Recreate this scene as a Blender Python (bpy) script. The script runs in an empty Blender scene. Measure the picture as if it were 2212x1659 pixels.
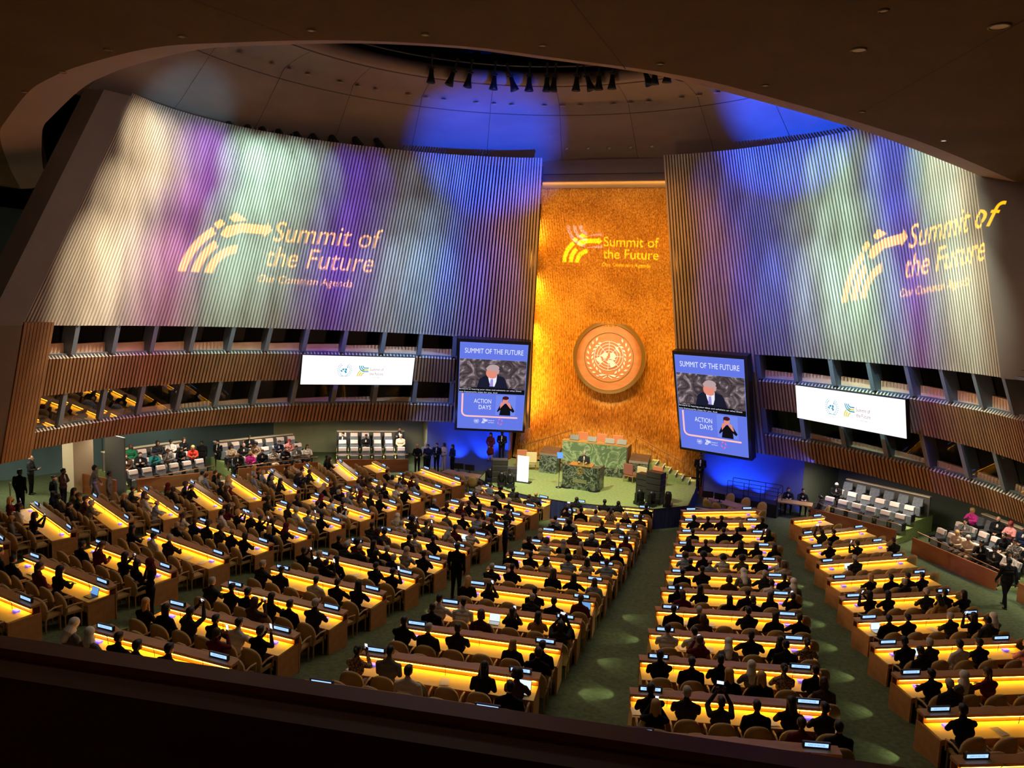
import bpy, bmesh, math, random
from mathutils import Vector, Matrix, noise
from mathutils.geometry import tessellate_polygon
random.seed(7)
scene = bpy.context.scene
COL = scene.collection
PI = math.pi

# ------------------------------------------------------------------ helpers
def V(*a): return Vector(a)

def link(o, parent=None):
    COL.objects.link(o)
    if parent is not None:
        o.parent = parent
    return o

def tag(o, label=None, cat=None, group=None, kind=None):
    if label: o['label'] = label
    if cat: o['category'] = cat
    if group: o['group'] = group
    if kind: o['kind'] = kind
    return o

def empty(name, loc=(0, 0, 0), rz=0.0, label=None, cat=None, group=None, kind=None):
    o = bpy.data.objects.new(name, None)
    o.empty_display_size = 0.2
    COL.objects.link(o)
    o.location = loc
    o.rotation_euler = (0, 0, rz)
    return tag(o, label, cat, group, kind)

class MB:
    """collects simple shapes into one mesh"""
    def __init__(s):
        s.v = []; s.f = []; s.m = []; s.sm = []
    def add(s, vs, fs, mi=0, smooth=False):
        b = len(s.v)
        s.v += [tuple(v) for v in vs]
        for f in fs:
            s.f.append([b + i for i in f]); s.m.append(mi); s.sm.append(smooth)
        return s
    def box(s, c, size, mi=0, rz=0.0, M=None):
        x, y, z = size[0] / 2, size[1] / 2, size[2] / 2
        vs = [Vector((i * x, j * y, k * z)) for k in (-1, 1) for j in (-1, 1) for i in (-1, 1)]
        if rz:
            R = Matrix.Rotation(rz, 3, 'Z'); vs = [R @ v for v in vs]
        if M is not None:
            vs = [M @ v for v in vs]
        vs = [v + Vector(c) for v in vs]
        return s.add(vs, [(0, 2, 3, 1), (4, 5, 7, 6), (0, 1, 5, 4), (2, 6, 7, 3), (0, 4, 6, 2), (1, 3, 7, 5)], mi)
    def hexa(s, p, mi=0):
        """p: 4 bottom points (ccw) and 4 top points"""
        return s.add(p, [(3, 2, 1, 0), (4, 5, 6, 7), (0, 1, 5, 4), (1, 2, 6, 5), (2, 3, 7, 6), (3, 0, 4, 7)], mi)
    def quad(s, a, b, c, d, mi=0):
        return s.add([a, b, c, d], [(0, 1, 2, 3)], mi)
    def bar(s, a, b, r, n=8, mi=0, r2=None, cap=True):
        a = Vector(a); b = Vector(b); d = (b - a)
        if d.length < 1e-6: return s
        d.normalize()
        u = d.orthogonal().normalized(); w = d.cross(u)
        r2 = r if r2 is None else r2
        vs = []
        for k in range(n):
            t = 2 * PI * k / n
            o = u * math.cos(t) + w * math.sin(t)
            vs.append(a + o * r); vs.append(b + o * r2)
        fs = [(2 * k, (2 * k + 2) % (2 * n), (2 * k + 3) % (2 * n), 2 * k + 1) for k in range(n)]
        s.add(vs, fs, mi, n > 5)
        if cap:
            s.add([vs[2 * k] for k in range(n)], [tuple(range(n))], mi)
            s.add([vs[2 * k + 1] for k in range(n)], [tuple(reversed(range(n)))], mi)
        return s
    def tube(s, pts, r, n=6, mi=0):
        for a, b in zip(pts[:-1], pts[1:]):
            s.bar(a, b, r, n, mi)
        return s
    def lathe(s, prof, c=(0, 0, 0), n=20, mi=0, smooth=True):
        vs = []; c = Vector(c)
        for r, z in prof:
            for k in range(n):
                t = 2 * PI * k / n
                vs.append(c + Vector((r * math.cos(t), r * math.sin(t), z)))
        fs = []
        for i in range(len(prof) - 1):
            for k in range(n):
                fs.append((i * n + k, i * n + (k + 1) % n, (i + 1) * n + (k + 1) % n, (i + 1) * n + k))
        s.add(vs, fs, mi, smooth)
        return s
    def mesh(s, name, mats, bev=0.0):
        me = bpy.data.meshes.new(name)
        me.from_pydata(s.v, [], s.f)
        for m in (mats if isinstance(mats, (list, tuple)) else [mats]):
            me.materials.append(m)
        for p, mi, sm in zip(me.polygons, s.m, s.sm):
            p.material_index = mi; p.use_smooth = sm
        me.update()
        return me
    def build(s, name, mats, parent=None, loc=None, rz=0.0):
        o = bpy.data.objects.new(name, s.mesh(name, mats))
        link(o, parent)
        if loc is not None: o.location = loc
        if rz: o.rotation_euler = (0, 0, rz)
        return o

def bevel_mesh(me, w, seg=2):
    bm = bmesh.new(); bm.from_mesh(me)
    bmesh.ops.remove_doubles(bm, verts=bm.verts, dist=1e-5)
    bmesh.ops.bevel(bm, geom=[e for e in bm.edges], offset=w, segments=seg, affect='EDGES', profile=0.6)
    bm.to_mesh(me); bm.free()
    return me

def struct(o):
    o['kind'] = 'structure'; return o

def copy_tree(o, parent=None):
    c = o.copy(); COL.objects.link(c); c.parent = parent
    for ch in list(o.children):
        copy_tree(ch, c)
    return c

# ------------------------------------------------------------------ materials
def mat(name, color, rough=0.6, metal=0.0, emit=None, es=0.0, spec=0.5, alpha=None):
    m = bpy.data.materials.new(name); m.use_nodes = True
    b = m.node_tree.nodes['Principled BSDF']
    b.inputs['Base Color'].default_value = (*color, 1)
    b.inputs['Roughness'].default_value = rough
    b.inputs['Metallic'].default_value = metal
    b.inputs['Specular IOR Level'].default_value = spec
    if emit is not None:
        b.inputs['Emission Color'].default_value = (*emit, 1)
        b.inputs['Emission Strength'].default_value = es
    return m

def noisy(name, c1, c2, scale=(4, 4, 4), rough=0.6, metal=0.0, detail=4.0, bump=0.0, lo=0.35, hi=0.65, coord='Object', spec=0.5, ntype='NOISE', dist=0.0):
    m = mat(name, c1, rough, metal, spec=spec)
    nt = m.node_tree; b = nt.nodes['Principled BSDF']
    tc = nt.nodes.new('ShaderNodeTexCoord'); mp = nt.nodes.new('ShaderNodeMapping')
    mp.inputs['Scale'].default_value = scale
    nt.links.new(tc.outputs[coord], mp.inputs['Vector'])
    n = nt.nodes.new('ShaderNodeTexNoise')
    n.inputs['Scale'].default_value = 1.0; n.inputs['Detail'].default_value = detail
    n.inputs['Distortion'].default_value = dist
    nt.links.new(mp.outputs[0], n.inputs['Vector'])
    r = nt.nodes.new('ShaderNodeValToRGB')
    r.color_ramp.elements[0].position = lo; r.color_ramp.elements[1].position = hi
    r.color_ramp.elements[0].color = (*c1, 1); r.color_ramp.elements[1].color = (*c2, 1)
    nt.links.new(n.outputs['Fac'], r.inputs['Fac'])
    nt.links.new(r.outputs['Color'], b.inputs['Base Color'])
    if bump:
        bp = nt.nodes.new('ShaderNodeBump'); bp.inputs['Strength'].default_value = bump
        bp.inputs['Distance'].default_value = 0.05
        nt.links.new(n.outputs['Fac'], bp.inputs['Height'])
        nt.links.new(bp.outputs['Normal'], b.inputs['Normal'])
    return m

M = {}
M['carpet'] = noisy('green_carpet', (0.085, 0.115, 0.055), (0.13, 0.165, 0.08), (9, 9, 9), 0.95, detail=6, bump=0.2, spec=0.1)
M['stage_carpet'] = noisy('stage_carpet', (0.26, 0.34, 0.12), (0.34, 0.42, 0.17), (8, 8, 8), 0.95, detail=6, spec=0.1)
M['slat'] = noisy('oak_slat', (0.36, 0.27, 0.20), (0.48, 0.37, 0.28), (1.2, 1.2, 0.35), 0.55, detail=5)
M['slat_brown'] = noisy('walnut_slat', (0.24, 0.11, 0.045), (0.35, 0.165, 0.07), (1.2, 1.2, 0.35), 0.5, detail=5)
M['slat_back'] = mat('slat_backing', (0.035, 0.032, 0.035), 0.8)
M['dark_wood'] = noisy('dark_wood', (0.10, 0.055, 0.03), (0.14, 0.08, 0.045), (2, 2, 6), 0.5)
M['plaster'] = noisy('taupe_plaster', (0.22, 0.17, 0.145), (0.25, 0.195, 0.165), (0.6, 0.6, 0.6), 0.8)
M['dome'] = noisy('dome_plaster', (0.26, 0.18, 0.13), (0.31, 0.215, 0.155), (0.5, 0.5, 1.8), 0.6, detail=5)
M['seam'] = mat('dome_seam', (0.08, 0.05, 0.035), 0.8)
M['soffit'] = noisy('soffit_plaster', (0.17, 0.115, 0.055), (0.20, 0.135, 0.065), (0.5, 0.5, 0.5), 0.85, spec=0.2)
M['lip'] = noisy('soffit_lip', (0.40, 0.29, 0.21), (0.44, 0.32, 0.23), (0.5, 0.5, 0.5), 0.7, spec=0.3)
M['black'] = mat('matt_black', (0.008, 0.008, 0.009), 0.7)
M['black_gloss'] = mat('satin_black', (0.012, 0.012, 0.014), 0.35)
M['dark_wall'] = mat('dark_teal_wall', (0.02, 0.032, 0.038), 0.8)
M['teal_wall'] = noisy('teal_wall', (0.10, 0.17, 0.19), (0.12, 0.20, 0.22), (0.7, 0.7, 0.7), 0.7)
M['frame_grey'] = mat('blue_grey_metal', (0.16, 0.18, 0.21), 0.5, 0.2)
M['ledge_wood'] = noisy('booth_wood', (0.50, 0.25, 0.14), (0.60, 0.32, 0.18), (1.5, 1.5, 3), 0.5)
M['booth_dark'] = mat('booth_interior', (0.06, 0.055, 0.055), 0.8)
M['red_wood'] = noisy('mahogany_panel', (0.26, 0.075, 0.02), (0.34, 0.11, 0.03), (1, 1, 4), 0.4, detail=5)
M['parapet'] = noisy('dark_parapet', (0.16, 0.05, 0.028), (0.20, 0.065, 0.035), (2, 2, 6), 0.5)
M['blue_wall'] = mat('blue_drape_wall', (0.13, 0.16, 0.42), 0.8, spec=0.2)
M['navy'] = noisy('navy_skirt', (0.012, 0.018, 0.09), (0.03, 0.04, 0.16), (6, 6, 0.5), 0.8)
M['cream'] = mat('cream_column', (0.80, 0.66, 0.46), 0.6)
M['rail'] = mat('bronze_rail', (0.35, 0.20, 0.10), 0.35, 0.6)
M['steel'] = mat('brushed_steel', (0.55, 0.52, 0.46), 0.3, 0.9)
M['tan_leather'] = noisy('tan_leather', (0.42, 0.27, 0.09), (0.48, 0.31, 0.11), (5, 5, 5), 0.55)
M['chair_wood'] = noisy('chair_wood', (0.42, 0.24, 0.09), (0.50, 0.30, 0.12), (3, 3, 12), 0.45)
M['desk_wood'] = noisy('desk_wood', (0.48, 0.22, 0.07), (0.58, 0.28, 0.10), (2, 6, 6), 0.4, detail=5)
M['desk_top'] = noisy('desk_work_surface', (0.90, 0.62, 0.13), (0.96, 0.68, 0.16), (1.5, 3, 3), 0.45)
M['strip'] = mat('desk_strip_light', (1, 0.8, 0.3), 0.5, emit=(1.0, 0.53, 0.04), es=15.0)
M['screen_blue'] = mat('name_display_glow', (0.1, 0.2, 0.5), 0.4, emit=(0.30, 0.52, 1.0), es=1.6)
M['screen_txt'] = mat('name_display_text', (0.02, 0.03, 0.1), 0.5, emit=(0.02, 0.06, 0.25), es=0.5)
M['console_blue'] = mat('console_glow', (0.05, 0.05, 0.4), 0.4, emit=(0.12, 0.08, 1.0), es=1.6)
M['grey_fabric'] = noisy('grey_seat_fabric', (0.15, 0.17, 0.20), (0.20, 0.22, 0.26), (12, 12, 12), 0.9)
M['white_cover'] = mat('white_headrest_cover', (0.82, 0.68, 0.62), 0.9)
M['glass'] = mat('booth_glass', (0.5, 0.5, 0.5), 0.03)
g = M['glass'].node_tree; gb = g.nodes['Principled BSDF']
tr = g.nodes.new('ShaderNodeBsdfTransparent'); gl = g.nodes.new('ShaderNodeBsdfGlossy'); mx = g.nodes.new('ShaderNodeMixShader'); fr = g.nodes.new('ShaderNodeFresnel')
sc_ = g.nodes.new('ShaderNodeMath'); sc_.operation = 'MULTIPLY'; sc_.inputs[1].default_value = 0.5
gl.inputs['Roughness'].default_value = 0.02; fr.inputs['IOR'].default_value = 1.3
tr.inputs['Color'].default_value = (0.86, 0.9, 0.86, 1)
g.links.new(fr.outputs[0], sc_.inputs[0]); g.links.new(sc_.outputs[0], mx.inputs[0]); g.links.new(tr.outputs[0], mx.inputs[1]); g.links.new(gl.outputs[0], mx.inputs[2])
g.links.new(mx.outputs[0], g.nodes['Material Output'].inputs['Surface'])

def marble(name, base, vein, scale, lo=0.47, hi=0.56):
    m = mat(name, base, 0.28); nt = m.node_tree; b = nt.nodes['Principled BSDF']
    tc = nt.nodes.new('ShaderNodeTexCoord')
    n1 = nt.nodes.new('ShaderNodeTexNoise'); n1.inputs['Scale'].default_value = scale; n1.inputs['Detail'].default_value = 8
    n1.inputs['Distortion'].default_value = 2.2
    nt.links.new(tc.outputs['Object'], n1.inputs['Vector'])
    mr = nt.nodes.new('ShaderNodeMath'); mr.operation = 'SUBTRACT'; mr.inputs[1].default_value = 0.5
    ab = nt.nodes.new('ShaderNodeMath'); ab.operation = 'ABSOLUTE'
    nt.links.new(n1.outputs['Fac'], mr.inputs[0]); nt.links.new(mr.outputs[0], ab.inputs[0])
    r = nt.nodes.new('ShaderNodeValToRGB')
    r.color_ramp.elements[0].position = 0.0; r.color_ramp.elements[0].color = (*vein, 1)
    r.color_ramp.elements[1].position = 0.07; r.color_ramp.elements[1].color = (*base, 1)
    e = r.color_ramp.elements.new(0.025); e.color = tuple(0.5 * (a + c) for a, c in zip(vein, base)) + (1,)
    nt.links.new(ab.outputs[0], r.inputs['Fac']); nt.links.new(r.outputs['Color'], b.inputs['Base Color'])
    return m
M['marble'] = marble('green_marble', (0.13, 0.21, 0.12), (0.42, 0.52, 0.32), 1.1)
M['marble_dark'] = marble('dark_green_marble', (0.030, 0.042, 0.032), (0.30, 0.34, 0.26), 2.6)

# gold wall: hammered gold leaf with vertical ribs
def gold_mat():
    m = mat('gold_leaf', (0.9, 0.45, 0.06), 0.5, 0.15); nt = m.node_tree; b = nt.nodes['Principled BSDF']
    tc = nt.nodes.new('ShaderNodeTexCoord'); mp = nt.nodes.new('ShaderNodeMapping'); mp.inputs['Scale'].default_value = (18, 18, 4.0)
    nt.links.new(tc.outputs['Object'], mp.inputs['Vector'])
    n = nt.nodes.new('ShaderNodeTexNoise'); n.inputs['Scale'].default_value = 1.0; n.inputs['Detail'].default_value = 5; n.inputs['Distortion'].default_value = 0.6
    nt.links.new(mp.outputs[0], n.inputs['Vector'])
    n2 = nt.nodes.new('ShaderNodeTexNoise'); n2.inputs['Scale'].default_value = 0.5; n2.inputs['Detail'].default_value = 3
    nt.links.new(tc.outputs['Object'], n2.inputs['Vector'])
    ad = nt.nodes.new('ShaderNodeMath'); ad.operation = 'MULTIPLY_ADD'; ad.inputs[1].default_value = 0.45
    nt.links.new(n2.outputs['Fac'], ad.inputs[0]); nt.links.new(n.outputs['Fac'], ad.inputs[2])
    r = nt.nodes.new('ShaderNodeValToRGB'); cr = r.color_ramp
    cr.elements[0].position = 0.50; cr.elements[0].color = (0.26, 0.10, 0.008, 1)
    cr.elements[1].position = 0.98; cr.elements[1].color = (1.0, 0.60, 0.16, 1)
    e = cr.elements.new(0.70); e.color = (0.60, 0.27, 0.025, 1)
    nt.links.new(ad.outputs[0], r.inputs['Fac']); nt.links.new(r.outputs['Color'], b.inputs['Base Color'])
    w = nt.nodes.new('ShaderNodeTexWave'); w.wave_type = 'BANDS'; w.bands_direction = 'X'; w.inputs['Scale'].default_value = 2.2
    w.inputs['Distortion'].default_value = 0.5
    nt.links.new(tc.outputs['Object'], w.inputs['Vector'])
    ad2 = nt.nodes.new('ShaderNodeMath'); ad2.operation = 'MULTIPLY_ADD'; ad2.inputs[1].default_value = 0.35
    nt.links.new(w.outputs['Fac'], ad2.inputs[0]); nt.links.new(n.outputs['Fac'], ad2.inputs[2])
    bp = nt.nodes.new('ShaderNodeBump'); bp.inputs['Strength'].default_value = 0.8; bp.inputs['Distance'].default_value = 0.05
    nt.links.new(ad2.outputs[0], bp.inputs['Height']); nt.links.new(bp.outputs['Normal'], b.inputs['Normal'])
    return m
M['gold'] = gold_mat()
M['gold_plain'] = mat('gilt_metal', (0.85, 0.62, 0.22), 0.3, 0.8)
M['emb_wood'] = noisy('emblem_wood', (0.50, 0.22, 0.07), (0.60, 0.28, 0.09), (1, 1, 4), 0.45)
M['emb_white'] = mat('emblem_white', (0.85, 0.84, 0.78), 0.5)

def em(name, c, s=1.0):
    m = bpy.data.materials.new(name); m.use_nodes = True; nt = m.node_tree
    nt.nodes.clear(); e = nt.nodes.new('ShaderNodeEmission'); o = nt.nodes.new('ShaderNodeOutputMaterial')
    e.inputs[0].default_value = (*c, 1); e.inputs[1].default_value = s
    nt.links.new(e.outputs[0], o.inputs[0]); return m

# ------------------------------------------------------------------ floor shape
YC = 93.03
def zfl(x, y):
    d = math.hypot(x, y - YC) - YC
    return 0.035 * d + 0.0021 * d * d if d > 0 else 0.0

# ------------------------------------------------------------------ camera
cd = bpy.data.cameras.new('camera'); cam = bpy.data.objects.new('camera', cd); COL.objects.link(cam)
cd.sensor_width = 36.0; cd.sensor_fit = 'HORIZONTAL'; cd.lens = 26.549; cd.clip_start = 0.1; cd.clip_end = 200
Rv = V(0.94206639, 0.33304261, 0.03991912); Uv = V(-0.07610545, 0.09632159, 0.99243645); Fv = V(-0.32667855, 0.93797909, -0.11608769)
mm = Matrix((( Rv.x, Uv.x, -Fv.x, 9.10873), (Rv.y, Uv.y, -Fv.y, -35.66667), (Rv.z, Uv.z, -Fv.z, 10.7781), (0, 0, 0, 1)))
cam.matrix_world = mm
scene.camera = cam
scene.view_settings.view_transform = 'Standard'
scene.view_settings.look = 'None'
scene.view_settings.gamma = 1.0
scene.view_settings.use_curve_mapping = False
scene.view_settings.exposure = 0.0
w = bpy.data.worlds.new('world'); scene.world = w; w.use_nodes = True
w.node_tree.nodes['Background'].inputs[0].default_value = (0.16, 0.12, 0.09, 1)
w.node_tree.nodes['Background'].inputs[1].default_value = 0.02
# ------------------------------------------------------------------ facade curves (right side; the left is mirrored)
A_PTS = [(-2, 4.0, 5.1), (-1, 6.1, 4.75), (0, 8.2, 3.85), (1, 9.85, 2.9), (2, 11.4, 1.55), (3, 12.8, -0.15), (4, 14.0, -1.95), (5, 14.9, -3.8),
         (6, 15.55, -5.75), (7, 15.95, -7.85), (8, 16.15, -9.95), (9, 16.1, -12.0), (10, 15.85, -14.1), (11, 15.5, -16.0), (12, 15.0, -17.9)]
T_PTS = [(-2, 3.1, 2.8), (-1, 4.7, 2.5), (0, 6.35, 1.9), (1, 7.65, 1.25), (2, 9.0, 0.45), (3, 10.4, -0.7), (4, 11.75, -1.95), (5, 12.9, -3.2),
         (6, 13.75, -4.5), (7, 14.5, -5.8), (8, 15.0, -7.2), (9, 15.3, -8.8), (10, 15.35, -10.3), (11, 15.15, -11.6), (12, 14.9, -12.8)]
D_OFF = {-2: (0.35, 1.2), -1: (0.5, 1.3), 0: (0.7, 1.3), 1: (0.85, 0.95), 2: (1.0, 0.65), 3: (1.15, 0.5), 4: (1.25, 0.4), 5: (1.35, 0.33), 6: (1.4, 0.28)}
def interp(tab, k):
    k = max(tab[0][0], min(tab[-1][0], k))
    i = min(int(math.floor(k)) + 2, len(tab) - 2)
    g = lambda j: tab[max(0, min(len(tab) - 1, j))]
    p0, p1, p2, p3 = g(i - 1), g(i), g(i + 1), g(i + 2); t = k - p1[0]
    out = []
    for c in (1, 2):
        a, b, c2, d = p0[c], p1[c], p2[c], p3[c]
        if i == 0: a = 2 * b - c2
        if i + 2 > len(tab) - 1: d = 2 * c2 - b
        out.append(0.5 * ((2 * b) + (-a + c2) * t + (2 * a - 5 * b + 4 * c2 - d) * t * t + (-a + 3 * b - 3 * c2 + d) * t ** 3))
    return out
def zA(k): return 8.35 + 0.065 * k
def zB(k): return 7.14 + 0.075 * k
def zCt(k): return 5.55 + 0.075 * k
def zD(k): return 4.27 + 0.075 * k
def zE(k): return 3.05 + 0.11 * k
ZT = 17.95
def wp(k, z, s, out=0.0):
    """point on the leaning facade at parameter k, height z; out = metres behind the face"""
    a = interp(A_PTS, k); za = zA(k)
    if z >= za:
        t = interp(T_PTS, k); q = (z - za) / (ZT - za)
        x = a[0] + (t[0] - a[0]) * q; y = a[1] + (t[1] - a[1]) * q
    else:
        kk = max(-2, min(6, k)); i = min(int(math.floor(kk)), 5); f = kk - i
        o = [D_OFF[i][c] * (1 - f) + D_OFF[i + 1][c] * f for c in (0, 1)]
        q = (za - z) / (za - zD(k))
        x = a[0] + o[0] * q; y = a[1] + o[1] * q
    if out:
        e = 0.05
        a1 = interp(A_PTS, k - e); a2 = interp(A_PTS, k + e)
        n = Vector((-(a2[1] - a1[1]), a2[0] - a1[0])).normalized()
        x += n.x * out; y += n.y * out
    return Vector((s * x, y, z))

def slat_set(s, k0, k1, zlo, zhi, pitch, fac, depth, tilt=0.0, jog=None):
    """fins from zlo(k) to zhi(k) standing off the facade"""
    mb = MB()
    n = int((k1 - k0) / pitch)
    for i in range(n):
        k = k0 + (i + 0.5) * pitch; h = pitch * fac / 2
        l = zlo(k); u = zhi(k)
        pa = []; 
        for z in (l, u):
            a = wp(k - h, z, s); b = wp(k + h, z, s); c = wp(k + h, z, s, depth); d = wp(k - h, z, s, depth)
            pa += ([a, b, c, d] if s > 0 else [b, a, d, c])
        mb.hexa(pa)
    return mb

def strip(s, k0, k1, zlo, zhi, out, step=0.5, th=None):
    mb = MB(); n = max(1, int(round((k1 - k0) / step)))
    ks = [k0 + (k1 - k0) * i / n for i in range(n + 1)]
    for a, b in zip(ks[:-1], ks[1:]):
        if th is None:
            mb.quad(wp(a, zlo(a), s, out), wp(b, zlo(b), s, out), wp(b, zhi(b), s, out), wp(a, zhi(a), s, out))
        else:
            mb.hexa([wp(a, zlo(a), s, out), wp(b, zlo(b), s, out), wp(b, zlo(b), s, out + th), wp(a, zlo(a), s, out + th),
                     wp(a, zhi(a), s, out), wp(b, zhi(b), s, out), wp(b, zhi(b), s, out + th), wp(a, zhi(a), s, out + th)])
    return mb

wn = 0
for side, s, KE, KT in (('left', -1, 11.5, 11.5), ('right', 1, 10.5, 7.0)):
    wall = strip(s, -2, KT, lambda k: zA(k) + 0.1, lambda k: ZT - 0.35, 0.42).build('wall_' + side, M['slat_back']); struct(wall)
    slat_set(s, -2, KT, lambda k: zA(k), lambda k: ZT, 0.088, 0.56, 0.22).build('slat_screen', M['slat'], wall)
    slat_set(s, -2, -0.05, lambda k: zE(k), lambda k: zA(k), 0.088, 0.56, 0.22).build('slat_screen', M['slat'], wall)
    strip(s, -2, -0.05, lambda k: zE(k) + 0.1, lambda k: zA(k) + 0.1, 0.42).build('slat_backing', M['slat_back'], wall)
    # two lower slat bands with pointed tops
    for nm, zl, zu in (('slat_band', zCt, lambda k: zB(k) - 0.16), ('slat_band', zE, lambda k: zD(k) - 0.16)):
        mb = slat_set(s, -0.05, KE, zl, zu, 0.088, 0.60, 0.18)
        n = int((KE + 0.05) / 0.088)
        for i in range(n):                                          # small bevelled caps
            k = -0.05 + (i + 0.5) * 0.088; h = 0.088 * 0.31; z = zu(k)
            a = wp(k - h, z, s); b = wp(k + h, z, s); c = wp(k, z + 0.15, s, 0.16); d = wp(k, z + 0.15, s, 0.20)
            mb.add([a, b, c, d], [(0, 1, 2), (0, 2, 3), (1, 3, 2)], 1)
        mb.build(nm, [M['slat_brown'], M['lip']], wall)
        strip(s, -0.05, KE, zl, lambda k, zu=zu: zu(k) + 0.02, 0.20).build('band_backing', M['black'], wall)
    # metal sills and mullions
    for zz in (zB, zD):
        strip(s, -0.1, KE, lambda k: zz(k) - 0.17, lambda k: zz(k) + 0.02, 0.16, th=0.30).build('window_sill', M['frame_grey'], wall)
    for zz in (zA, zCt):
        strip(s, -0.1, KE, lambda k: zz(k) - 0.01, lambda k: zz(k) + 0.09, 0.22, th=0.30).build('window_head', M['frame_grey'], wall)
    for lo, hi, kend in ((zB, zA, KE), (zD, zCt, KE)):
        k = 0.0
        while k <= kend:
            mb = MB(); h = 0.055
            pa = []
            for z in (lo(k) - 0.02, hi(k) + 0.04):
                a = wp(k - h, z, s, 0.02); b = wp(k + h, z, s, 0.02); c = wp(k + h, z, s, 0.55); d = wp(k - h, z, s, 0.55)
                pa += ([a, b, c, d] if s > 0 else [b, a, d, c])
            mb.hexa(pa).build('mullion', M['frame_grey'], wall)
            k += 1.0
    # booths behind the windows, one per bay
    for row, lo, hi in ((0, zB, zA), (1, zD, zCt)):
        for k in range(0, int(KE)):
            wn += 1
            mb = MB(); a, b = k + 0.06, min(k + 0.94, KE)
            q = [wp(a, lo(a) - 0.02, s, 0.10), wp(b, lo(b) - 0.02, s, 0.10), wp(b, hi(b) + 0.05, s, 0.10), wp(a, hi(a) + 0.05, s, 0.10)]
            mb.quad(*q)
            win = (mb.build('window_%d' % wn, M['glass']) if row == 1 else empty('window_%d' % wn)); struct(win)
            # sloping wood ledge and dark room behind
            mb = MB()
            z0 = lo(k) + 0.0; z1 = lo(k) + (0.42 if row == 0 else 0.26)
            mb.hexa([wp(a, z0, s, 0.32), wp(b, z0, s, 0.32), wp(b, z0, s, 0.62), wp(a, z0, s, 0.62),
                     wp(a, z1, s, 0.42), wp(b, z1, s, 0.42), wp(b, z1, s, 0.62), wp(a, z1, s, 0.62)])
            mb.build('booth_ledge', M['ledge_wood'], win)
            mb = MB(); r = 2.2
            mb.quad(wp(a, lo(k), s, r), wp(b, lo(k), s, r), wp(b, hi(k) + .4, s, r), wp(a, hi(k) + .4, s, r))
            mb.quad(wp(a, lo(k), s, 0.6), wp(a, lo(k), s, r), wp(a, hi(k) + .4, s, r), wp(a, hi(k) + .4, s, 0.6))
            mb.quad(wp(b, lo(k), s, 0.6), wp(b, lo(k), s, r), wp(b, hi(k) + .4, s, r), wp(b, hi(k) + .4, s, 0.6))
            mb.quad(wp(a, lo(k), s, 0.4), wp(b, lo(k), s, 0.4), wp(b, lo(k), s, r), wp(a, lo(k), s, r))
            mb.quad(wp(a, hi(k) + .3, s, 0.4), wp(b, hi(k) + .3, s, 0.4), wp(b, hi(k) + .3, s, r), wp(a, hi(k) + .3, s, r))
            mb.build('booth_room', M['booth_dark'], win)
    # underside of the booths
    mb = MB(); ks = [x * 0.5 for x in range(0, int(KE * 2) + 1)]
    for a, b in zip(ks[:-1], ks[1:]):
        mb.quad(wp(a, zE(a) + .05, s, 0.05), wp(b, zE(b) + .05, s, 0.05), wp(b, zE(b) + .25, s, 6.5), wp(a, zE(a) + .25, s, 6.5))
    struct(mb.build('ceiling_gallery_' + side, M['plaster']))

# slanted solid slat strip closing the left windows, and the two leaning piers
mb = MB()
for i in range(9):
    k = 10.75 + i * 0.085; h = 0.034
    pa = []
    for z in (zE(k) - 0.3, zA(k) + 0.12):
        pa += [wp(k + h, z, -1, -0.10), wp(k - h, z, -1, -0.10), wp(k - h, z, -1, 0.08), wp(k + h, z, -1, 0.08)]
    mb.hexa(pa)
struct(mb.build('trim_1', M['slat_brown']))
def pier(name, s, k, wdt, zs):
    mb = MB()
    for z0, z1 in zip(zs[:-1], zs[1:]):
        pts = []
        for z in (z0, z1):
            a = wp(k, z, s, -0.05); b = wp(k, z, s, 0.7)
            o = Vector((s * 0.25 * wdt, -wdt, 0)) if s < 0 else Vector((0.55 * wdt, -0.4 * wdt, 0))
            pts += [a, a + o, b + o, b]
        mb.hexa(pts)
    return struct(mb.build(name, M['plaster']))
pier('wall_pier_left', -1, 11.45, 1.05, (2.2, zD(11.45), zA(11.45), ZT - 0.15))
pier('wall_pier_right', 1, 7.02, 2.5, (zA(7.0) - 0.02, ZT + 2.0))

# ------------------------------------------------------------------ gold wall
gw = MB()
nx, nz = 8, 16
GY = [(1, 7.3), (5, 7.75), (7.5, 7.7), (10, 6.9), (13, 5.3), (16.48, 3.3)]
def gy(z):
    for (a, ya), (b, yb) in zip(GY[:-1], GY[1:]):
        if z <= b + 1e-6: return ya + (yb - ya) * (z - a) / (b - a)
    return GY[-1][1]
def gp(u, z, off=0.0):
    t = (z - 1.0) / 15.48
    hw = 5.62 + (4.3 - 5.62) * t
    return Vector((u * hw, gy(z) - off, z))
for i in range(nx):
    for j in range(nz):
        u0, u1 = -1 + 2 * i / nx, -1 + 2 * (i + 1) / nx
        z0, z1 = 1.0 + 15.48 * j / nz, 1.0 + 15.48 * (j + 1) / nz
        gw.quad(gp(u0, z0), gp(u1, z0), gp(u1, z1), gp(u0, z1))
gw2 = gw.build('wall_front', M['gold']); struct(gw2)


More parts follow.
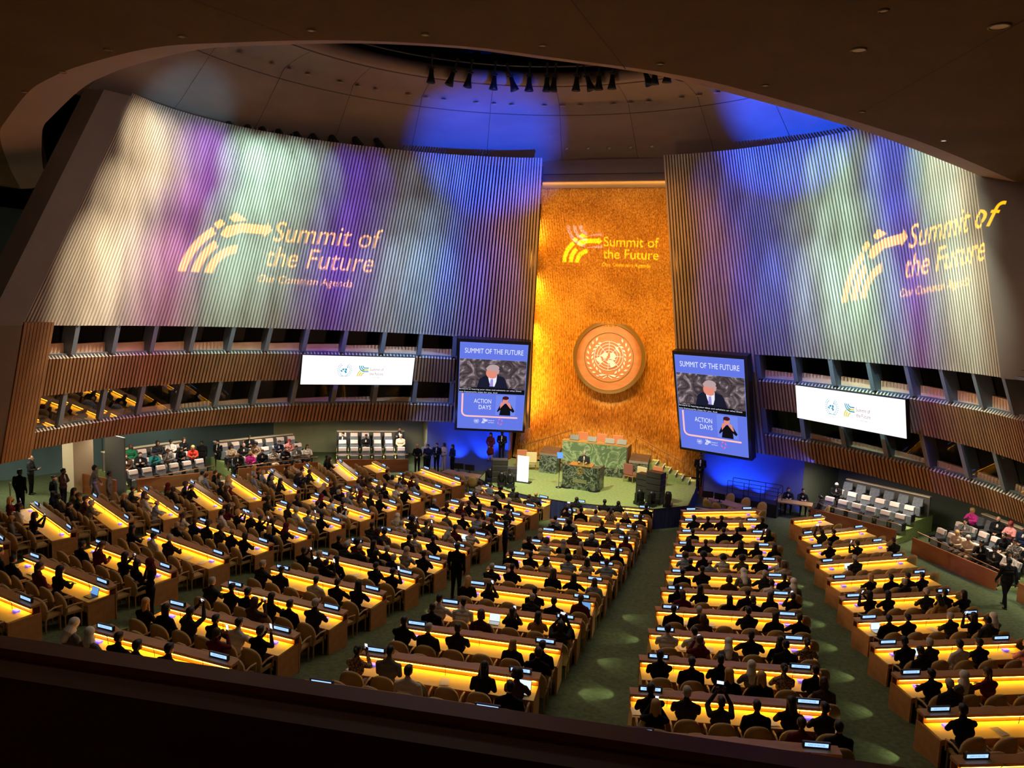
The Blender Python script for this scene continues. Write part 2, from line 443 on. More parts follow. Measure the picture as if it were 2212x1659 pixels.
# ------------------------------------------------------------------ dome, valance, rear soffit
DY = -10.6
def ring(mb, prof, a0, a1, n, mi=0, smooth=True):
    vs = []; 
    for r, z in prof:
        for i in range(n + 1):
            t = a0 + (a1 - a0) * i / n
            vs.append((r * math.sin(t), DY + r * math.cos(t), z))
    fs = []
    for j in range(len(prof) - 1):
        for i in range(n):
            fs.append((j * (n + 1) + i, j * (n + 1) + i + 1, (j + 1) * (n + 1) + i + 1, (j + 1) * (n + 1) + i))
    mb.add(vs, fs, mi, smooth)
mb = MB()
ring(mb, [(16.6, 17.6), (15.6, 18.4), (14.7, 19.3), (13.9, 20.1)], 0, 2 * PI, 96)
ring(mb, [(13.86, 20.13), (13.5, 20.5), (12.6, 20.75), (11.55, 20.9)], 0, 2 * PI, 96)
ring(mb, [(13.9, 20.1), (13.86, 20.13)], 0, 2 * PI, 96, 1)
ring(mb, [(11.55, 20.9), (11.50, 20.94)], 0, 2 * PI, 96, 1)
ring(mb, [(11.50, 20.94), (11.2, 20.98), (11.2, 21.5), (11.6, 21.5)], 0, 2 * PI, 96)
dome = mb.build('ceiling', [M['dome'], M['seam']]); struct(dome)
mb = MB()                                                          # radial joints
for i in range(24):
    t = 2 * PI * (i + 0.35) / 24
    for (r0, z0), (r1, z1) in (((16.6, 17.6), (15.6, 18.4)), ((15.6, 18.4), (14.7, 19.3)), ((14.7, 19.3), (13.9, 20.1)), ((13.86, 20.13), (13.5, 20.5)), ((13.5, 20.5), (12.6, 20.75)), ((12.6, 20.75), (11.55, 20.9))):
        for (ra, za, rb, zb) in ((r0, z0, r1, z1),):
            e = 0.012
            p = [Vector(((ra - .015) * math.sin(t + q), DY + (ra - .015) * math.cos(t + q), za - .01)) for q in (-e / ra, e / ra)]
            p2 = [Vector(((rb - .015) * math.sin(t + q), DY + (rb - .015) * math.cos(t + q), zb - .01)) for q in (e / rb, -e / rb)]
            mb.quad(*(p + p2))
mb.build('panel_joints', M['seam'], dome)
mb = MB()
# band above the gold wall
for u0, u1 in ((-1, -0.33), (-0.33, 0.33), (0.33, 1)):
    x0, x1 = u0 * 4.6, u1 * 4.6
    mb.quad((x0, 3.25, 16.46), (x1, 3.25, 16.46), (x1 * 1.02, 4.3, 17.32), (x0 * 1.02, 4.3, 17.32))
    mb.quad((x0 * 1.02, 4.3, 17.36), (x1 * 1.02, 4.3, 17.36), (x1, 4.95, 18.2), (x0, 4.95, 18.2))
mb.box((0, 4.34, 17.34), (9.4, 0.1, 0.05), 1)
struct(mb.build('trim_2', [M['dome'], M['seam']]))
# dark grid above the oculus
mb = MB(); mb.lathe([(0.0, 24.5), (13, 24.5), (13, 21.4)], (0, DY, 0), 48)
for i in range(-5, 6):
    mb.box((i * 2.2, DY, 22.8), (0.08, 23, 0.08), 1); mb.box((0, DY + i * 2.2, 23.2), (23, 0.08, 0.08), 1)
vs = MB()
struct(mb.build('ceiling_grid', [M['black'], M['black_gloss']]))

def spl(pts, m=6):
    out = []
    for i in range(len(pts) - 1):
        g = lambda j: Vector(pts[max(0, min(len(pts) - 1, j))])
        p0, p1, p2, p3 = g(i - 1), g(i), g(i + 1), g(i + 2)
        for q in range(m):
            t = q / m
            out.append(0.5 * ((2 * p1) + (p2 - p0) * t + (2 * p0 - 5 * p1 + 4 * p2 - p3) * t * t + (3 * p1 - p0 - 3 * p2 + p3) * t ** 3))
    out.append(Vector(pts[-1])); return out
EDGE = [(-31.3, -3.95), (-25.5, -8.8), (-20.86, -12.73), (-15.82, -16.87), (-13.06, -19.01), (-11.44, -20.06), (-7.69, -22.34), (-5.92, -23.2), (-4.33, -23.79), (-2.02, -24.35),
        (-0.34, -24.27), (1.71, -23.94), (3.63, -23.21), (5.01, -22.27), (7.1, -20.71), (8.92, -18.49), (10.98, -15.65), (12.7, -12.98), (16.26, -6.52), (20, 0.6)]
ec = spl(EDGE, 5)
mb = MB(); rows = []
for i, p in enumerate(ec):
    t = (ec[min(i + 1, len(ec) - 1)] - ec[max(i - 1, 0)]).normalized()
    n = Vector((-t.y, t.x))                      # towards the opening
    o = (p - Vector((3, -8))).normalized()
    rows.append((p + o * 30, p, p + n * 0.06, p + n * 1.1, p + n * 1.15))
zz = (15.0, 15.0, 15.02, 15.30, 16.3)
for a, b in zip(rows[:-1], rows[1:]):
    for j in range(4):
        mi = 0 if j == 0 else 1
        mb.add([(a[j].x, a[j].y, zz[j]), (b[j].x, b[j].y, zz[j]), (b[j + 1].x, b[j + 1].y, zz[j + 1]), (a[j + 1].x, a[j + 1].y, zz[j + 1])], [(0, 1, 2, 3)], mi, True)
a, b = rows[0][0], rows[0][1]
mb.quad((a.x, a.y, 15), (b.x, b.y, 15), (b.x, b.y, 16.3), (a.x, a.y, 16.3), 1)
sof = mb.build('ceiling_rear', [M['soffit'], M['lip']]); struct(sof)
mb = MB()
for (x0, y0, x1, y1) in ((6.1, -21.4, 5.6, -34), (10.4, -17.2, 13.5, -27), (1.0, -24.2, -2.5, -36)):
    d = Vector((y1 - y0, x0 - x1, 0)).normalized() * 0.012
    mb.quad(V(x0, y0, 14.995) - d, V(x1, y1, 14.995) - d, V(x1, y1, 14.995) + d, V(x0, y0, 14.995) + d)
mb.build('panel_joint', M['seam'], sof)

M['can'] = mat('downlight_glass', (0.95, 0.85, 0.70), 0.4)
M['can_lit'] = mat('downlight_lit', (0.9, 0.85, 0.75), 0.4, emit=(1, 0.9, 0.75), es=1.6)
def downlight(x, y, z, r, lit, label, grp, nz=None):
    mb = MB(); mb.lathe([(r, 0.0), (r * 1.02, -0.015), (r * 0.86, -0.02), (r * 0.84, 0.0)], (0, 0, 0), 20)
    o = mb.build('ceiling_downlight', M['lip'])
    o.location = (x, y, z); tag(o, label, 'ceiling light', grp)
    m2 = MB(); m2.lathe([(r * 0.84, -0.006), (0.001, -0.006)], (0, 0, 0), 20)
    m2.build('lens', M['can_lit'] if lit else M['can'], o)
    return o
EP = [(-7.68, -22.42, 'first from the left'), (-5.23, -23.5, 'second from the left'), (-2.98, -24.45, 'third from the left'), (-0.98, -24.75, 'fourth from the left'), (1.46, -24.5, 'fifth from the left'), (3.25, -23.9, 'sixth from the left'),
      (4.99, -22.96, 'seventh from the left'), (6.76, -21.58, 'fourth from the right'), (8.51, -19.83, 'third from the right'), (10.45, -17.39, 'second from the right')]
for x, y, t in EP:
    downlight(x, y, 14.995, 0.075, False, 'small unlit disc light along the dark ceiling edge, ' + t, 'disc lights along the dark ceiling edge')
downlight(12.59, -14.11, 14.995, 0.075, True, 'small bright lit disc at the right end of the ceiling edge', 'disc lights along the dark ceiling edge')
downlight(10.17, -23.37, 14.995, 0.075, False, 'small disc light alone at the top of the dark ceiling', None)
downlight(10.0, -21.66, 14.995, 0.13, False, 'large round recessed light in dark ceiling, left of the two', 'large recessed ceiling rounds')
downlight(11.83, -22.36, 14.995, 0.15, False, 'large round recessed light in dark ceiling, right of the two', 'large recessed ceiling rounds')

# dome downlights in threes, plus a lower row of five
def dome_light(t, r, z, rad, name='dome_light'):
    mb = MB(); mb.lathe([(rad, 0.02), (rad, -0.01), (rad * 0.7, -0.012), (rad * 0.7, 0.02)], (0, 0, 0), 14)
    o = mb.build(name, M['lip'])
    o.location = (r * math.sin(t), DY + r * math.cos(t), z)
    m2 = MB(); m2.lathe([(rad * 0.7, 0.0), (0.001, 0.0)], (0, 0, 0), 14)
    m2.build('lens', M['can'], o)
    return o
ORD = ['first', 'second', 'third', 'fourth', 'fifth', 'sixth', 'seventh', 'eighth', 'ninth', 'tenth', 'eleventh', 'twelfth', 'thirteenth', 'fourteenth', 'fifteenth', 'sixteenth']
trip = 0
for i in range(-6, 4):
    trip += 1
    for j, pos in ((-1, 'left'), (0, 'middle'), (1, 'right')):
        t = math.radians(i * 15.0 + 6.0 + j * 3.9)
        o = dome_light(t, 13.3, 20.44, 0.14); o.rotation_euler = (0.25 * math.cos(t), -0.25 * math.sin(t), 0)
        tag(o, 'small round dome downlight, %s one of the %s triplet from the left' % (pos, ORD[trip - 1]), 'ceiling light', 'dome downlights in threes')
for j in range(5):
    o = dome_light(math.radians(-8.6 + j * 4.3), 15.15, 18.68, 0.13)
    o.rotation_euler = (0.75, 0, 0)
    tag(o, 'round downlight in the lower dome above the gold wall, %s from the left' % ORD[j], 'ceiling light', 'lower row of dome downlights')

# spotlights hanging inside the oculus
mb = MB()
n = 96; R0 = 10.7
pts = [V(R0 * math.sin(2 * PI * i / n), DY + R0 * math.cos(2 * PI * i / n), 21.62) for i in range(n + 1)]
mb.tube(pts, 0.05, 8)
pr = mb.build('lighting_ring_pipe', M['black_gloss']); tag(pr, 'black curved pipe ring holding the stage spotlights in the ceiling opening', 'pipe')
def hang_spot():
    root = empty('hanging_spotlight')
    mb = MB(); mb.bar((0, 0, 1.05), (0, 0, 0.45), 0.05, 8); mb.box((0, 0, 0.47), (0.3, 0.08, 0.06)); mb.box((0, 0, 0.98), (0.14, 0.14, 0.14)); mb.build('yoke', M['black'], root)
    mb = MB(); mb.lathe([(0.001, 0.42), (0.10, 0.40), (0.12, 0.15), (0.17, -0.05), (0.22, -0.22), (0.20, -0.24), (0.15, -0.12)], (0, 0, 0), 16); mb.build('housing', M['black_gloss'], root)
    mb = MB(); mb.lathe([(0.16, -0.14), (0.001, -0.13)], (0, 0, 0), 16); mb.build('lens', M['steel'], root)
    return root
HS = [(-41, 0), (-36, .3), (-31.5, .15), (-25, .05), (-20, -.35), (-16, 0), (-11.5, 0), (-9.8, .1), (-4.0, .05), (-0.5, -.35), (1.8, 0.0), (5.2, .05), (14.5, -.4), (16.2, .05), (19.5, 0.1), (23, .45), (30, .05), (34.5, .5), (38, -.1)]
hp = hang_spot()
for i, (deg, tilt) in enumerate(HS):
    o = hp if i == 0 else copy_tree(hp)
    t = math.radians(deg)
    o.location = (10.75 * math.sin(t), DY + 10.75 * math.cos(t), 20.72); o.rotation_euler = (0.12, tilt, -t)
    tag(o, 'black stage spotlight hanging in the ceiling opening, %s' % (('%s from the left' % ORD[i]) if i < 10 else ('%s from the right' % ORD[18 - i])), 'spotlight', 'spotlights on the ceiling opening rim')

# fixtures standing behind the top of the left slat wall
def floor_fixture():
    root = empty('moving_spotlight')
    mb = MB(); mb.box((0, 0, 0.12), (0.45, 0.45, 0.24)); mb.box((-0.24, 0, 0.5), (0.06, 0.2, 0.6)); mb.box((0.24, 0, 0.5), (0.06, 0.2, 0.6)); mb.build('yoke', M['black_gloss'], root)
    mb = MB(); a = V(0, -0.35, 0.45); b = V(0, 0.45, 1.25); mb.bar(a, b, 0.19, 14, 0, 0.15); mb.bar(b, b + (b - a) * 0.12, 0.16, 14, 0, 0.18); mb.build('head', M['black_gloss'], root)
    return root
fp = None
for i, k in enumerate((7.3, 6.7, 6.25, 5.75, 5.2, 4.7, 4.15, 3.5, 2.9)):
    if fp is None: o = fp = floor_fixture()
    else: o = copy_tree(fp)
    p = wp(k, ZT - 0.55, -1, 0.75); o.location = p; o.rotation_euler = (0, 0, 0.9 + 0.05 * i)
    tag(o, 'black moving spotlight behind the top of the left slat wall, %s from the left' % ORD[i], 'spotlight', 'spotlights behind the left slat wall')
mb = MB()
strip_ = strip(-1, 2.4, 7.8, lambda k: ZT - 0.75, lambda k: ZT - 0.55, 0.45, th=0.7)
tag(strip_.build('lighting_gantry', M['black']), 'black gantry shelf behind the top of the left slat wall', 'gantry')

# ------------------------------------------------------------------ floor
mb = MB(); xs = [-34 + i * 1.0 for i in range(69)]; ys = [-40 + i * 1.0 for i in range(52)]
vs = [(x, y, zfl(x, y)) for y in ys for x in xs]
fs = [(j * 69 + i, j * 69 + i + 1, (j + 1) * 69 + i + 1, (j + 1) * 69 + i) for j in range(len(ys) - 1) for i in range(68)]
mb.add(vs, fs, 0, True)
struct(mb.build('floor', M['carpet']))
# dark outer walls
mb = MB(); mb.box((-26.2, -9, 7), (0.3, 30, 14)); struct(mb.build('wall_outer_left', M['teal_wall']))
mb = MB(); mb.box((-33, -14, 12), (0.3, 44, 24)); mb.box((-20, 12, 12), (26, 0.3, 24)); struct(mb.build('wall_far_left', M['dark_wall']))
mb = MB(); mb.box((26.2, -9, 7), (0.3, 30, 14)); struct(mb.build('wall_outer_right', M['teal_wall']))
mb = MB(); mb.box((30, -14, 12), (0.3, 44, 24)); mb.box((22, 12, 12), (22, 0.3, 24)); struct(mb.build('wall_far_right', M['dark_wall']))
mb = MB(); mb.box((0, -41, 8), (66, 0.3, 16)); struct(mb.build('wall_back', M['dark_wall']))
mb = MB(); mb.box((0, -14, 24.8), (66, 54, 0.3)); struct(mb.build('ceiling_void', M['black']))
# blue-lit walls beside the dais (angled), then the booth fronts
for nm, s in (('wall_blue_left', -1), ('wall_blue_right', 1)):
    mb = MB(); pts = [(5.72, 7.0), (9.0, 6.6), (10.95, 6.3)]
    for a, b in zip(pts[:-1], pts[1:]):
        mb.quad((s * a[0], a[1], 0), (s * b[0], b[1], 0), (s * b[0], b[1], 4.4), (s * a[0], a[1], 4.4))
    mb.box((s * 5.70, 7.0, 1.7), (0.16, 0.3, 3.4), 1)
    struct(mb.build(nm, [M['blue_wall'], M['red_wood']]))
# glazed offices behind the left gallery
mb = MB(); 
mb.quad((-10.95, 6.3, 0), (-12.9, 9.6, 0), (-12.9, 9.6, 4.2), (-10.95, 6.3, 4.2)); mb.quad((-12.9, 9.6, 0), (-21.5, 5.2, 0), (-21.5, 5.2, 4.2), (-12.9, 9.6, 4.2))
mb.quad((-21.5, 5.2, 0), (-26, -4, 0), (-26, -4, 4.6), (-21.5, 5.2, 4.6), 1)
struct(mb.build('wall_corridor_left', [noisy('corridor_wall', (0.42, 0.45, 0.28), (0.52, 0.52, 0.33), (1, 1, 1), 0.7), M['teal_wall']]))
mb = MB(); 
mb.quad((10.95, 6.3, 0), (12.9, 9.6, 0), (12.9, 9.6, 4.2), (10.95, 6.3, 4.2)); mb.quad((12.9, 9.6, 0), (21.5, 5.2, 0), (21.5, 5.2, 4.2), (12.9, 9.6, 4.2))
mb.quad((21.5, 5.2, 0), (26, -4, 0), (26, -4, 4.6), (21.5, 5.2, 4.6), 1)
struct(mb.build('wall_corridor_right', [mat('corridor_dark', (0.14, 0.16, 0.12), 0.7), M['teal_wall']]))

# ------------------------------------------------------------------ dais platform
fr = [(-5.6, 2.6), (-5.35, 1.12), (-4.2, 0.05), (-3.01, -0.6), (-1.6, -1.0), (0, -1.13), (1.6, -1.0), (3.0, -0.62), (4.18, -0.45), (5.0, 0.3), (5.65, 0.95), (5.65, 3.4)]
fr = [tuple(p) for p in [(-5.55, 6.9)] + fr + [(5.55, 6.9)]]
root = empty('stage_platform', (0, 3, 0), 0, 'green carpeted stage platform with a navy skirt in front of the gold wall', 'stage')
mb = MB()
top = [V(x, y - 3, 1.0) for x, y in fr]
mb.add(top, [tuple(range(len(top)))])
mb.build('stage_top', M['stage_carpet'], root)
mb = MB()
for a, b in zip(fr[:-1], fr[1:]):
    n = max(1, int(math.hypot(b[0] - a[0], b[1] - a[1]) / 0.12))
    for i in range(n):
        t0, t1 = i / n, (i + 1) / n
        w0 = 0.03 * (i % 2); w1 = 0.03 * ((i + 1) % 2)
        p = V(a[0] + (b[0] - a[0]) * t0, a[1] + (b[1] - a[1]) * t0 - 3 - w0, 0); q = V(a[0] + (b[0] - a[0]) * t1, a[1] + (b[1] - a[1]) * t1 - 3 - w1, 0)
        mb.quad(p, q, q + V(0, 0, 0.98), p + V(0, 0, 0.98))
mb.build('skirt', M['navy'], root)
mb = MB()
for a, b in zip(fr[1:-2], fr[2:-1]): mb.bar((a[0], a[1] - 3, 1.0), (b[0], b[1] - 3, 1.0), 0.025, 6)
mb.build('edge_trim', M['black'], root)

# central podium block of green marble
root = empty('marble_podium', (0.0, 5.0, 1.0), 0, 'tall pale green marble podium with a desk top behind the lectern', 'podium')
mb = MB(); mb.box((-0.07, 0.55, 0.87), (3.66, 1.0, 1.74)); mb.build('marble_front', M['marble'], root)
mb = MB()
for (x0, x1, z0, z1) in ((-1.9, -0.7, 0.0, 0.5), (-0.69, 0.54, 0.0, 0.5), (0.55, 1.76, 0.0, 0.5)):
    mb.box(((x0 + x1) / 2, 0.035, (z0 + z1) / 2), (x1 - x0, 0.03, z1 - z0))
mb.build('dark_plinth', M['marble_dark'], root)
mb = MB(); mb.box((-0.07, 0.35, 1.77), (3.8, 0.6, 0.05)); mb.build('counter_top', M['tan_leather'], root)
mb = MB(); mb.box((1.80, 0.6, 0.87), (0.06, 1.1, 1.74)); mb.build('side_panel', M['dark_wood'], root)
for x in (-1.55, -0.35, 0.85, 1.65):
    m = MB(); m.box((0, 0, 0.14), (0.52, 0.05, 0.3), M=Matrix.Rotation(-0.5, 3, 'X')); m.box((0, 0.08, 0.02), (0.2, 0.15, 0.03))
    o = m.build('desk_monitor', M['black_gloss']); o.location = (x * 0.85, 5.42, 2.80)
    tag(o, {-1.55: 'black desk monitor on the marble podium, leftmost', -0.35: 'black desk monitor on the marble podium, second from left', 0.85: 'black desk monitor on the marble podium, third from left', 1.65: 'black desk monitor on the marble podium, rightmost'}[x], 'monitor', 'monitors on the podium')

def arm_chair(name, seatm, backm, label, grp, wid=0.55, bh=0.62, cat='chair'):
    root = empty(name)
    m = MB(); m.box((0, 0, 0.42), (wid, 0.5, 0.12)); me = bevel_mesh(m.mesh('seat', seatm), 0.03); link(bpy.data.objects.new('seat', me), root)
    m = MB(); m.box((0, 0.26, 0.42 + bh / 2 + 0.05), (wid, 0.09, bh), M=Matrix.Rotation(-0.0, 3, 'X')); me = bevel_mesh(m.mesh('backrest', backm), 0.035); link(bpy.data.objects.new('backrest', me), root)
    for s in (-1, 1):
        m = MB(); m.box((s * (wid / 2 + 0.02), 0.0, 0.64), (0.05, 0.46, 0.04)); m.bar((s * (wid / 2 + 0.02), -0.2, 0.62), (s * (wid / 2 + 0.02), -0.2, 0.4), 0.02, 6); m.build('armrest', M['chair_wood'], root)
        for t in (-1, 1):
            m = MB(); m.bar((s * (wid / 2 - 0.03), t * 0.22, 0.38), (s * (wid / 2 - 0.01), t * 0.24, 0.0), 0.022, 6, 0, 0.016); m.build('leg', M['chair_wood'], root)
    tag(root, label, cat, grp)
    return root
M['coral'] = mat('coral_leather', (0.72, 0.27, 0.14), 0.5)
M['maroon'] = mat('maroon_leather', (0.35, 0.12, 0.10), 0.5)
M['cream_leather'] = mat('cream_leather', (0.85, 0.66, 0.38), 0.5)
for x, t in ((-1.25, 'left'), (0.05, 'middle'), (1.15, 'right')):
    c = arm_chair('podium_chair', M['coral'], M['coral'], 'coral high-backed chair behind the marble podium, %s of three' % t, 'podium chairs', 0.62, 0.75)
    c.location = (x * 0.85, 6.2, 1.9); c.rotation_euler = (0, 0, 0)
mb = MB(); mb.box((0, 6.42, 1.45), (3.4, 1.15, 0.88)); tag(mb.build('podium_floor', M['carpet']), 'raised carpeted floor behind the marble podium under the coral chairs', 'floor platform')

# low side blocks
for s, lab in ((-1, 'dark marble side block with sloped wood top left of the podium'), (1, 'dark marble side block with wood side right of the podium')):
    root = empty('side_counter', (-2.45 if s < 0 else 2.5, 4.25 if s < 0 else 4.8, 1.0), 0, lab, 'counter')
    mb = MB(); mb.box((0, 0.35, 0.5), (1.0, 0.9, 1.0)); mb.build('marble_body', M['marble_dark'], root)
    mb = MB(); mb.hexa([(-0.52, -0.12, 1.0), (0.52, -0.12, 1.0), (0.52, 0.82, 1.0), (-0.52, 0.82, 1.0), (-0.52, -0.05, 1.12), (0.52, -0.05, 1.12), (0.52, 0.82, 1.35), (-0.52, 0.82, 1.35)]); mb.build('sloped_top', M['dark_wood'], root)

# chairs on the stage
for x, y, r, lab in ((-3.55, 4.5, 2.6, 'cream and coral armchair on stage left of the dark side block'), (-4.25, 4.9, 2.4, 'armchair on stage at the far left end near the gold wall'), (3.0, 3.9, -2.75, 'cream armchair on stage in front of the right side block'), (3.75, 4.45, -2.6, 'coral armchair on stage behind the cream one'), (2.2, 4.3, -2.9, 'dark maroon armchair against the right side block')):
    c = arm_chair('stage_armchair', M['cream_leather'] if 'cream' in lab[:7] else M['coral'], M['maroon'] if 'maroon' in lab else M['coral'] if 'behind' in lab or 'far left' in lab else M['cream_leather'], lab, 'armchairs on the stage', 0.6, 0.6)
    c.location = (x, y, 1.0); c.rotation_euler = (0, 0, PI + r * 0.15)

# lectern
root = empty('lectern', (0.1, 1.6, 1.0), -0.06, 'dark green marble lectern with round gilt emblem on the stage', 'lectern')
mb = MB(); mb.box((0, 0.05, 0.62), (1.05, 0.5, 1.22)); mb.build('marble_front', M['marble_dark'], root)
mb = MB()
for s in (-1, 1):
    mb.lathe([(0.29, 0.02), (0.29, 1.24)], (s * 0.72, 0.0, 0), 20)
    mb.lathe([(0.29, 1.24), (0.001, 1.24)], (s * 0.72, 0.0, 0), 20)
    mb.box((s * 0.95, 0.45, 0.62), (0.08, 0.8, 1.22))
mb.build('marble_column', M['marble_dark'], root)
mb = MB()
for s in (-1, 1): mb.lathe([(0.33, 0.0), (0.33, 0.10), (0.29, 0.12)], (s * 0.72, 0.0, 0), 20)
mb.build('base_ring', M['black_gloss'], root)
mb = MB(); mb.hexa([(-0.6, -0.22, 1.23), (0.6, -0.22, 1.23), (0.6, 0.35, 1.23), (-0.6, 0.35, 1.23), (-0.6, -0.22, 1.27), (0.6, -0.22, 1.27), (0.6, 0.35, 1.33), (-0.6, 0.35, 1.33)]); mb.build('reading_top', M['gold_plain'], root)
mb = MB(); mb.box((0, -0.205, 0.46), (0.75, 0.02, 0.2)); mb.build('nameplate', M['steel'], root)
mb = MB()
for r in (0.19, 0.13): 
    mb.tube([V(r * math.cos(2 * PI * i / 24), -0.21, 1.0 + r * math.sin(2 * PI * i / 24)) for i in range(25)], 0.012, 6)
for a in range(4): mb.bar((-0.12 * math.cos(a * PI / 4), -0.21, 1.0 - 0.12 * math.sin(a * PI / 4)), (0.12 * math.cos(a * PI / 4), -0.21, 1.0 + 0.12 * math.sin(a * PI / 4)), 0.007, 5)
mb.build('gilt_emblem', M['gold_plain'], root)
mb = MB(); mb.tube([V(0.12, 0.05, 1.3), V(0.10, 0.0, 1.5), V(0.06, 0.08, 1.62)], 0.01, 6); mb.build('microphone', M['black'], root)
# teleprompter
root = empty('teleprompter', (-1.0, 1.35, 1.0), 0, 'slim teleprompter stand with tilted blue glass left of the lectern', 'teleprompter')
mb = MB(); mb.lathe([(0.16, 0), (0.16, 0.03), (0.02, 0.05), (0.015, 1.55)], (0, 0, 0), 14); mb.build('stand', M['black_gloss'], root)
mb = MB(); mb.box((0, 0, 1.7), (0.3, 0.02, 0.34), M=Matrix.Rotation(0.5, 3, 'Z') @ Matrix.Rotation(-0.6, 3, 'X')); 
mb.v = [(x, y, z) for x, y, z in mb.v]
mb.build('glass', mat('prompter_glass', (0.10, 0.25, 0.75), 0.15, emit=(0.05, 0.15, 0.6), es=0.5), root)

# white upright sign
root = empty('sign_stand', (-3.05, 1.55, 1.0), -0.05, 'tall blank white glowing upright sign at the left of the stage', 'sign')
mb = MB(); mb.box((0, 0, 0.72), (0.62, 0.08, 1.36)); mb.build('lit_panel', mat('white_panel', (0.9, 0.9, 0.9), 0.5, emit=(0.92, 0.97, 1.0), es=1.15), root)
mb = MB(); mb.box((0, 0, 0.02), (0.95, 0.4, 0.04)); mb.build('base', M['black'], root)

# loudspeaker stacks and moving heads on the stage corners
def speaker_stack(loc, rz, label, n, m):
    root = empty('loudspeaker_stack', loc, rz, label, 'loudspeaker')
    for i in range(n):
        mb = MB(); mb.box((0, 0, 0.16 + i * 0.31), (0.82, 0.5, 0.30)); me = bevel_mesh(mb.mesh('speaker_box', m), 0.015, 1); link(bpy.data.objects.new('speaker_box', me), root)
        m2 = MB(); m2.box((0, -0.255, 0.16 + i * 0.31), (0.76, 0.01, 0.24)); m2.build('grille', M['grille'], root)
    return root
M['grille'] = mat('speaker_grille', (0.03, 0.028, 0.026), 0.6)
M['grille_brown'] = mat('speaker_cabinet', (0.06, 0.05, 0.045), 0.6)
speaker_stack((-4.15, 0.98, 1.0), 0.45, 'black loudspeaker tower of four boxes at the left stage corner', 4, M['grille_brown'])
speaker_stack((-3.75, 1.95, 1.0), 0.45, 'single black loudspeaker box behind the left tower on the stage', 2, M['grille_brown'])
speaker_stack((4.05, 0.78, 1.0), -0.35, 'black loudspeaker tower of five boxes at the right stage corner', 5, M['black_gloss'])
speaker_stack((3.45, 1.45, 1.0), -0.35, 'shorter black loudspeaker stack behind the right stage tower', 4, M['black_gloss'])
def moving_head():
    root = empty('moving_head_light')
    mb = MB(); mb.box((0, 0, 0.08), (0.4, 0.4, 0.16)); mb.build('base', M['black_gloss'], root)
    mb = MB(); mb.box((-0.2, 0, 0.35), (0.06, 0.18, 0.45)); mb.box((0.2, 0, 0.35), (0.06, 0.18, 0.45)); mb.build('yoke', M['black_gloss'], root)
    mb = MB(); mb.lathe([(0.001, 0.2), (0.13, 0.24), (0.17, 0.42), (0.16, 0.62), (0.12, 0.74), (0.001, 0.76)], (0, 0, 0), 16); mb.build('head', M['black_gloss'], root)
    return root
mh = moving_head()
for i, (x, y, lab) in enumerate(((-4.6, 0.75, 'leftmost of three lights before the left tower'), (-3.75, 0.25, 'middle of three before the left tower'), (-3.25, 0.12, 'rightmost of three before the left tower'),
                                 (3.4, 0.1, 'leftmost of three before the right tower'), (4.0, 0.05, 'middle of three before the right tower'), (4.75, 0.3, 'rightmost of three before the right tower'))):
    o = mh if i == 0 else copy_tree(mh)
    o.location = (x, y, 1.0); o.rotation_euler = (0, 0, 0.3 * i)
    tag(o, 'black moving head light, ' + lab, 'stage light', 'moving head lights on the stage')

# stairs with white edges right of the podium, handrails on the gold wall
root = empty('stage_stair', (4.1, 5.25, 1.0), 0, 'carpeted steps with pale nosings climbing beside the gold wall on the right', 'stairs')
for i in range(6):
    x = 0.9 - i * 0.36; z = 0.0 + i * 0.16
    mb = MB(); mb.box((x, 0.55, z / 2 + 0.08), (0.36, 1.2, z + 0.16)); mb.build('step', M['stage_carpet'], root)
    mb = MB(); mb.box((x + 0.16, 0.55, z + 0.165), (0.05, 1.2, 0.02)); mb.build('nosing', M['emb_white'], root)
for s, lab in ((1, 'bronze handrail sloping up the gold wall right of the podium'), (-1, 'bronze handrail sloping up the gold wall left of the podium')):
    root = empty('handrail', (0, 0, 0), 0, lab, 'handrail')
    pts = [V(s * 4.75, 6.5, 1.93), V(s * 1.9, 7.05, 3.05)]
    mb = MB(); mb.tube(pts, 0.03, 6); mb.build('rail', M['rail'], root)
    for t in (0.0, 0.33, 0.66, 1.0):
        p = pts[0].lerp(pts[1], t)
        mb = MB(); mb.bar(p, V(p.x, p.y, p.z - 0.95), 0.018, 6); mb.build('post', M['rail'], root)
    mb = MB(); mb.hexa([(s * 4.75, 6.52, 1.0), (s * 1.9, 7.07, 2.0), (s * 1.9, 7.11, 2.0), (s * 4.75, 6.56, 1.0), (s * 4.75, 6.52, 1.1), (s * 1.9, 7.07, 2.1), (s * 1.9, 7.11, 2.1), (s * 4.75, 6.56, 1.1)]); mb.build('stringer', M['rail'], root)
# right corner front stairs
root = empty('corner_stair', (6.15, 1.2, 0.0), 0.0, 'short black stair with pale nosings at the right stage corner', 'stairs')
for i in range(4):
    z = 0.2 + 0.2 * i; x = 0.75 - 0.1 * i; y = -0.75 + 0.42 * i
    mb = MB(); mb.box((x, y, z / 2), (1.3, 0.42, z)); mb.build('step', M['black'], root)
    mb = MB(); mb.box((x, y - 0.19, z + 0.01), (1.3, 0.06, 0.025)); mb.build('nosing', M['emb_white'], root)
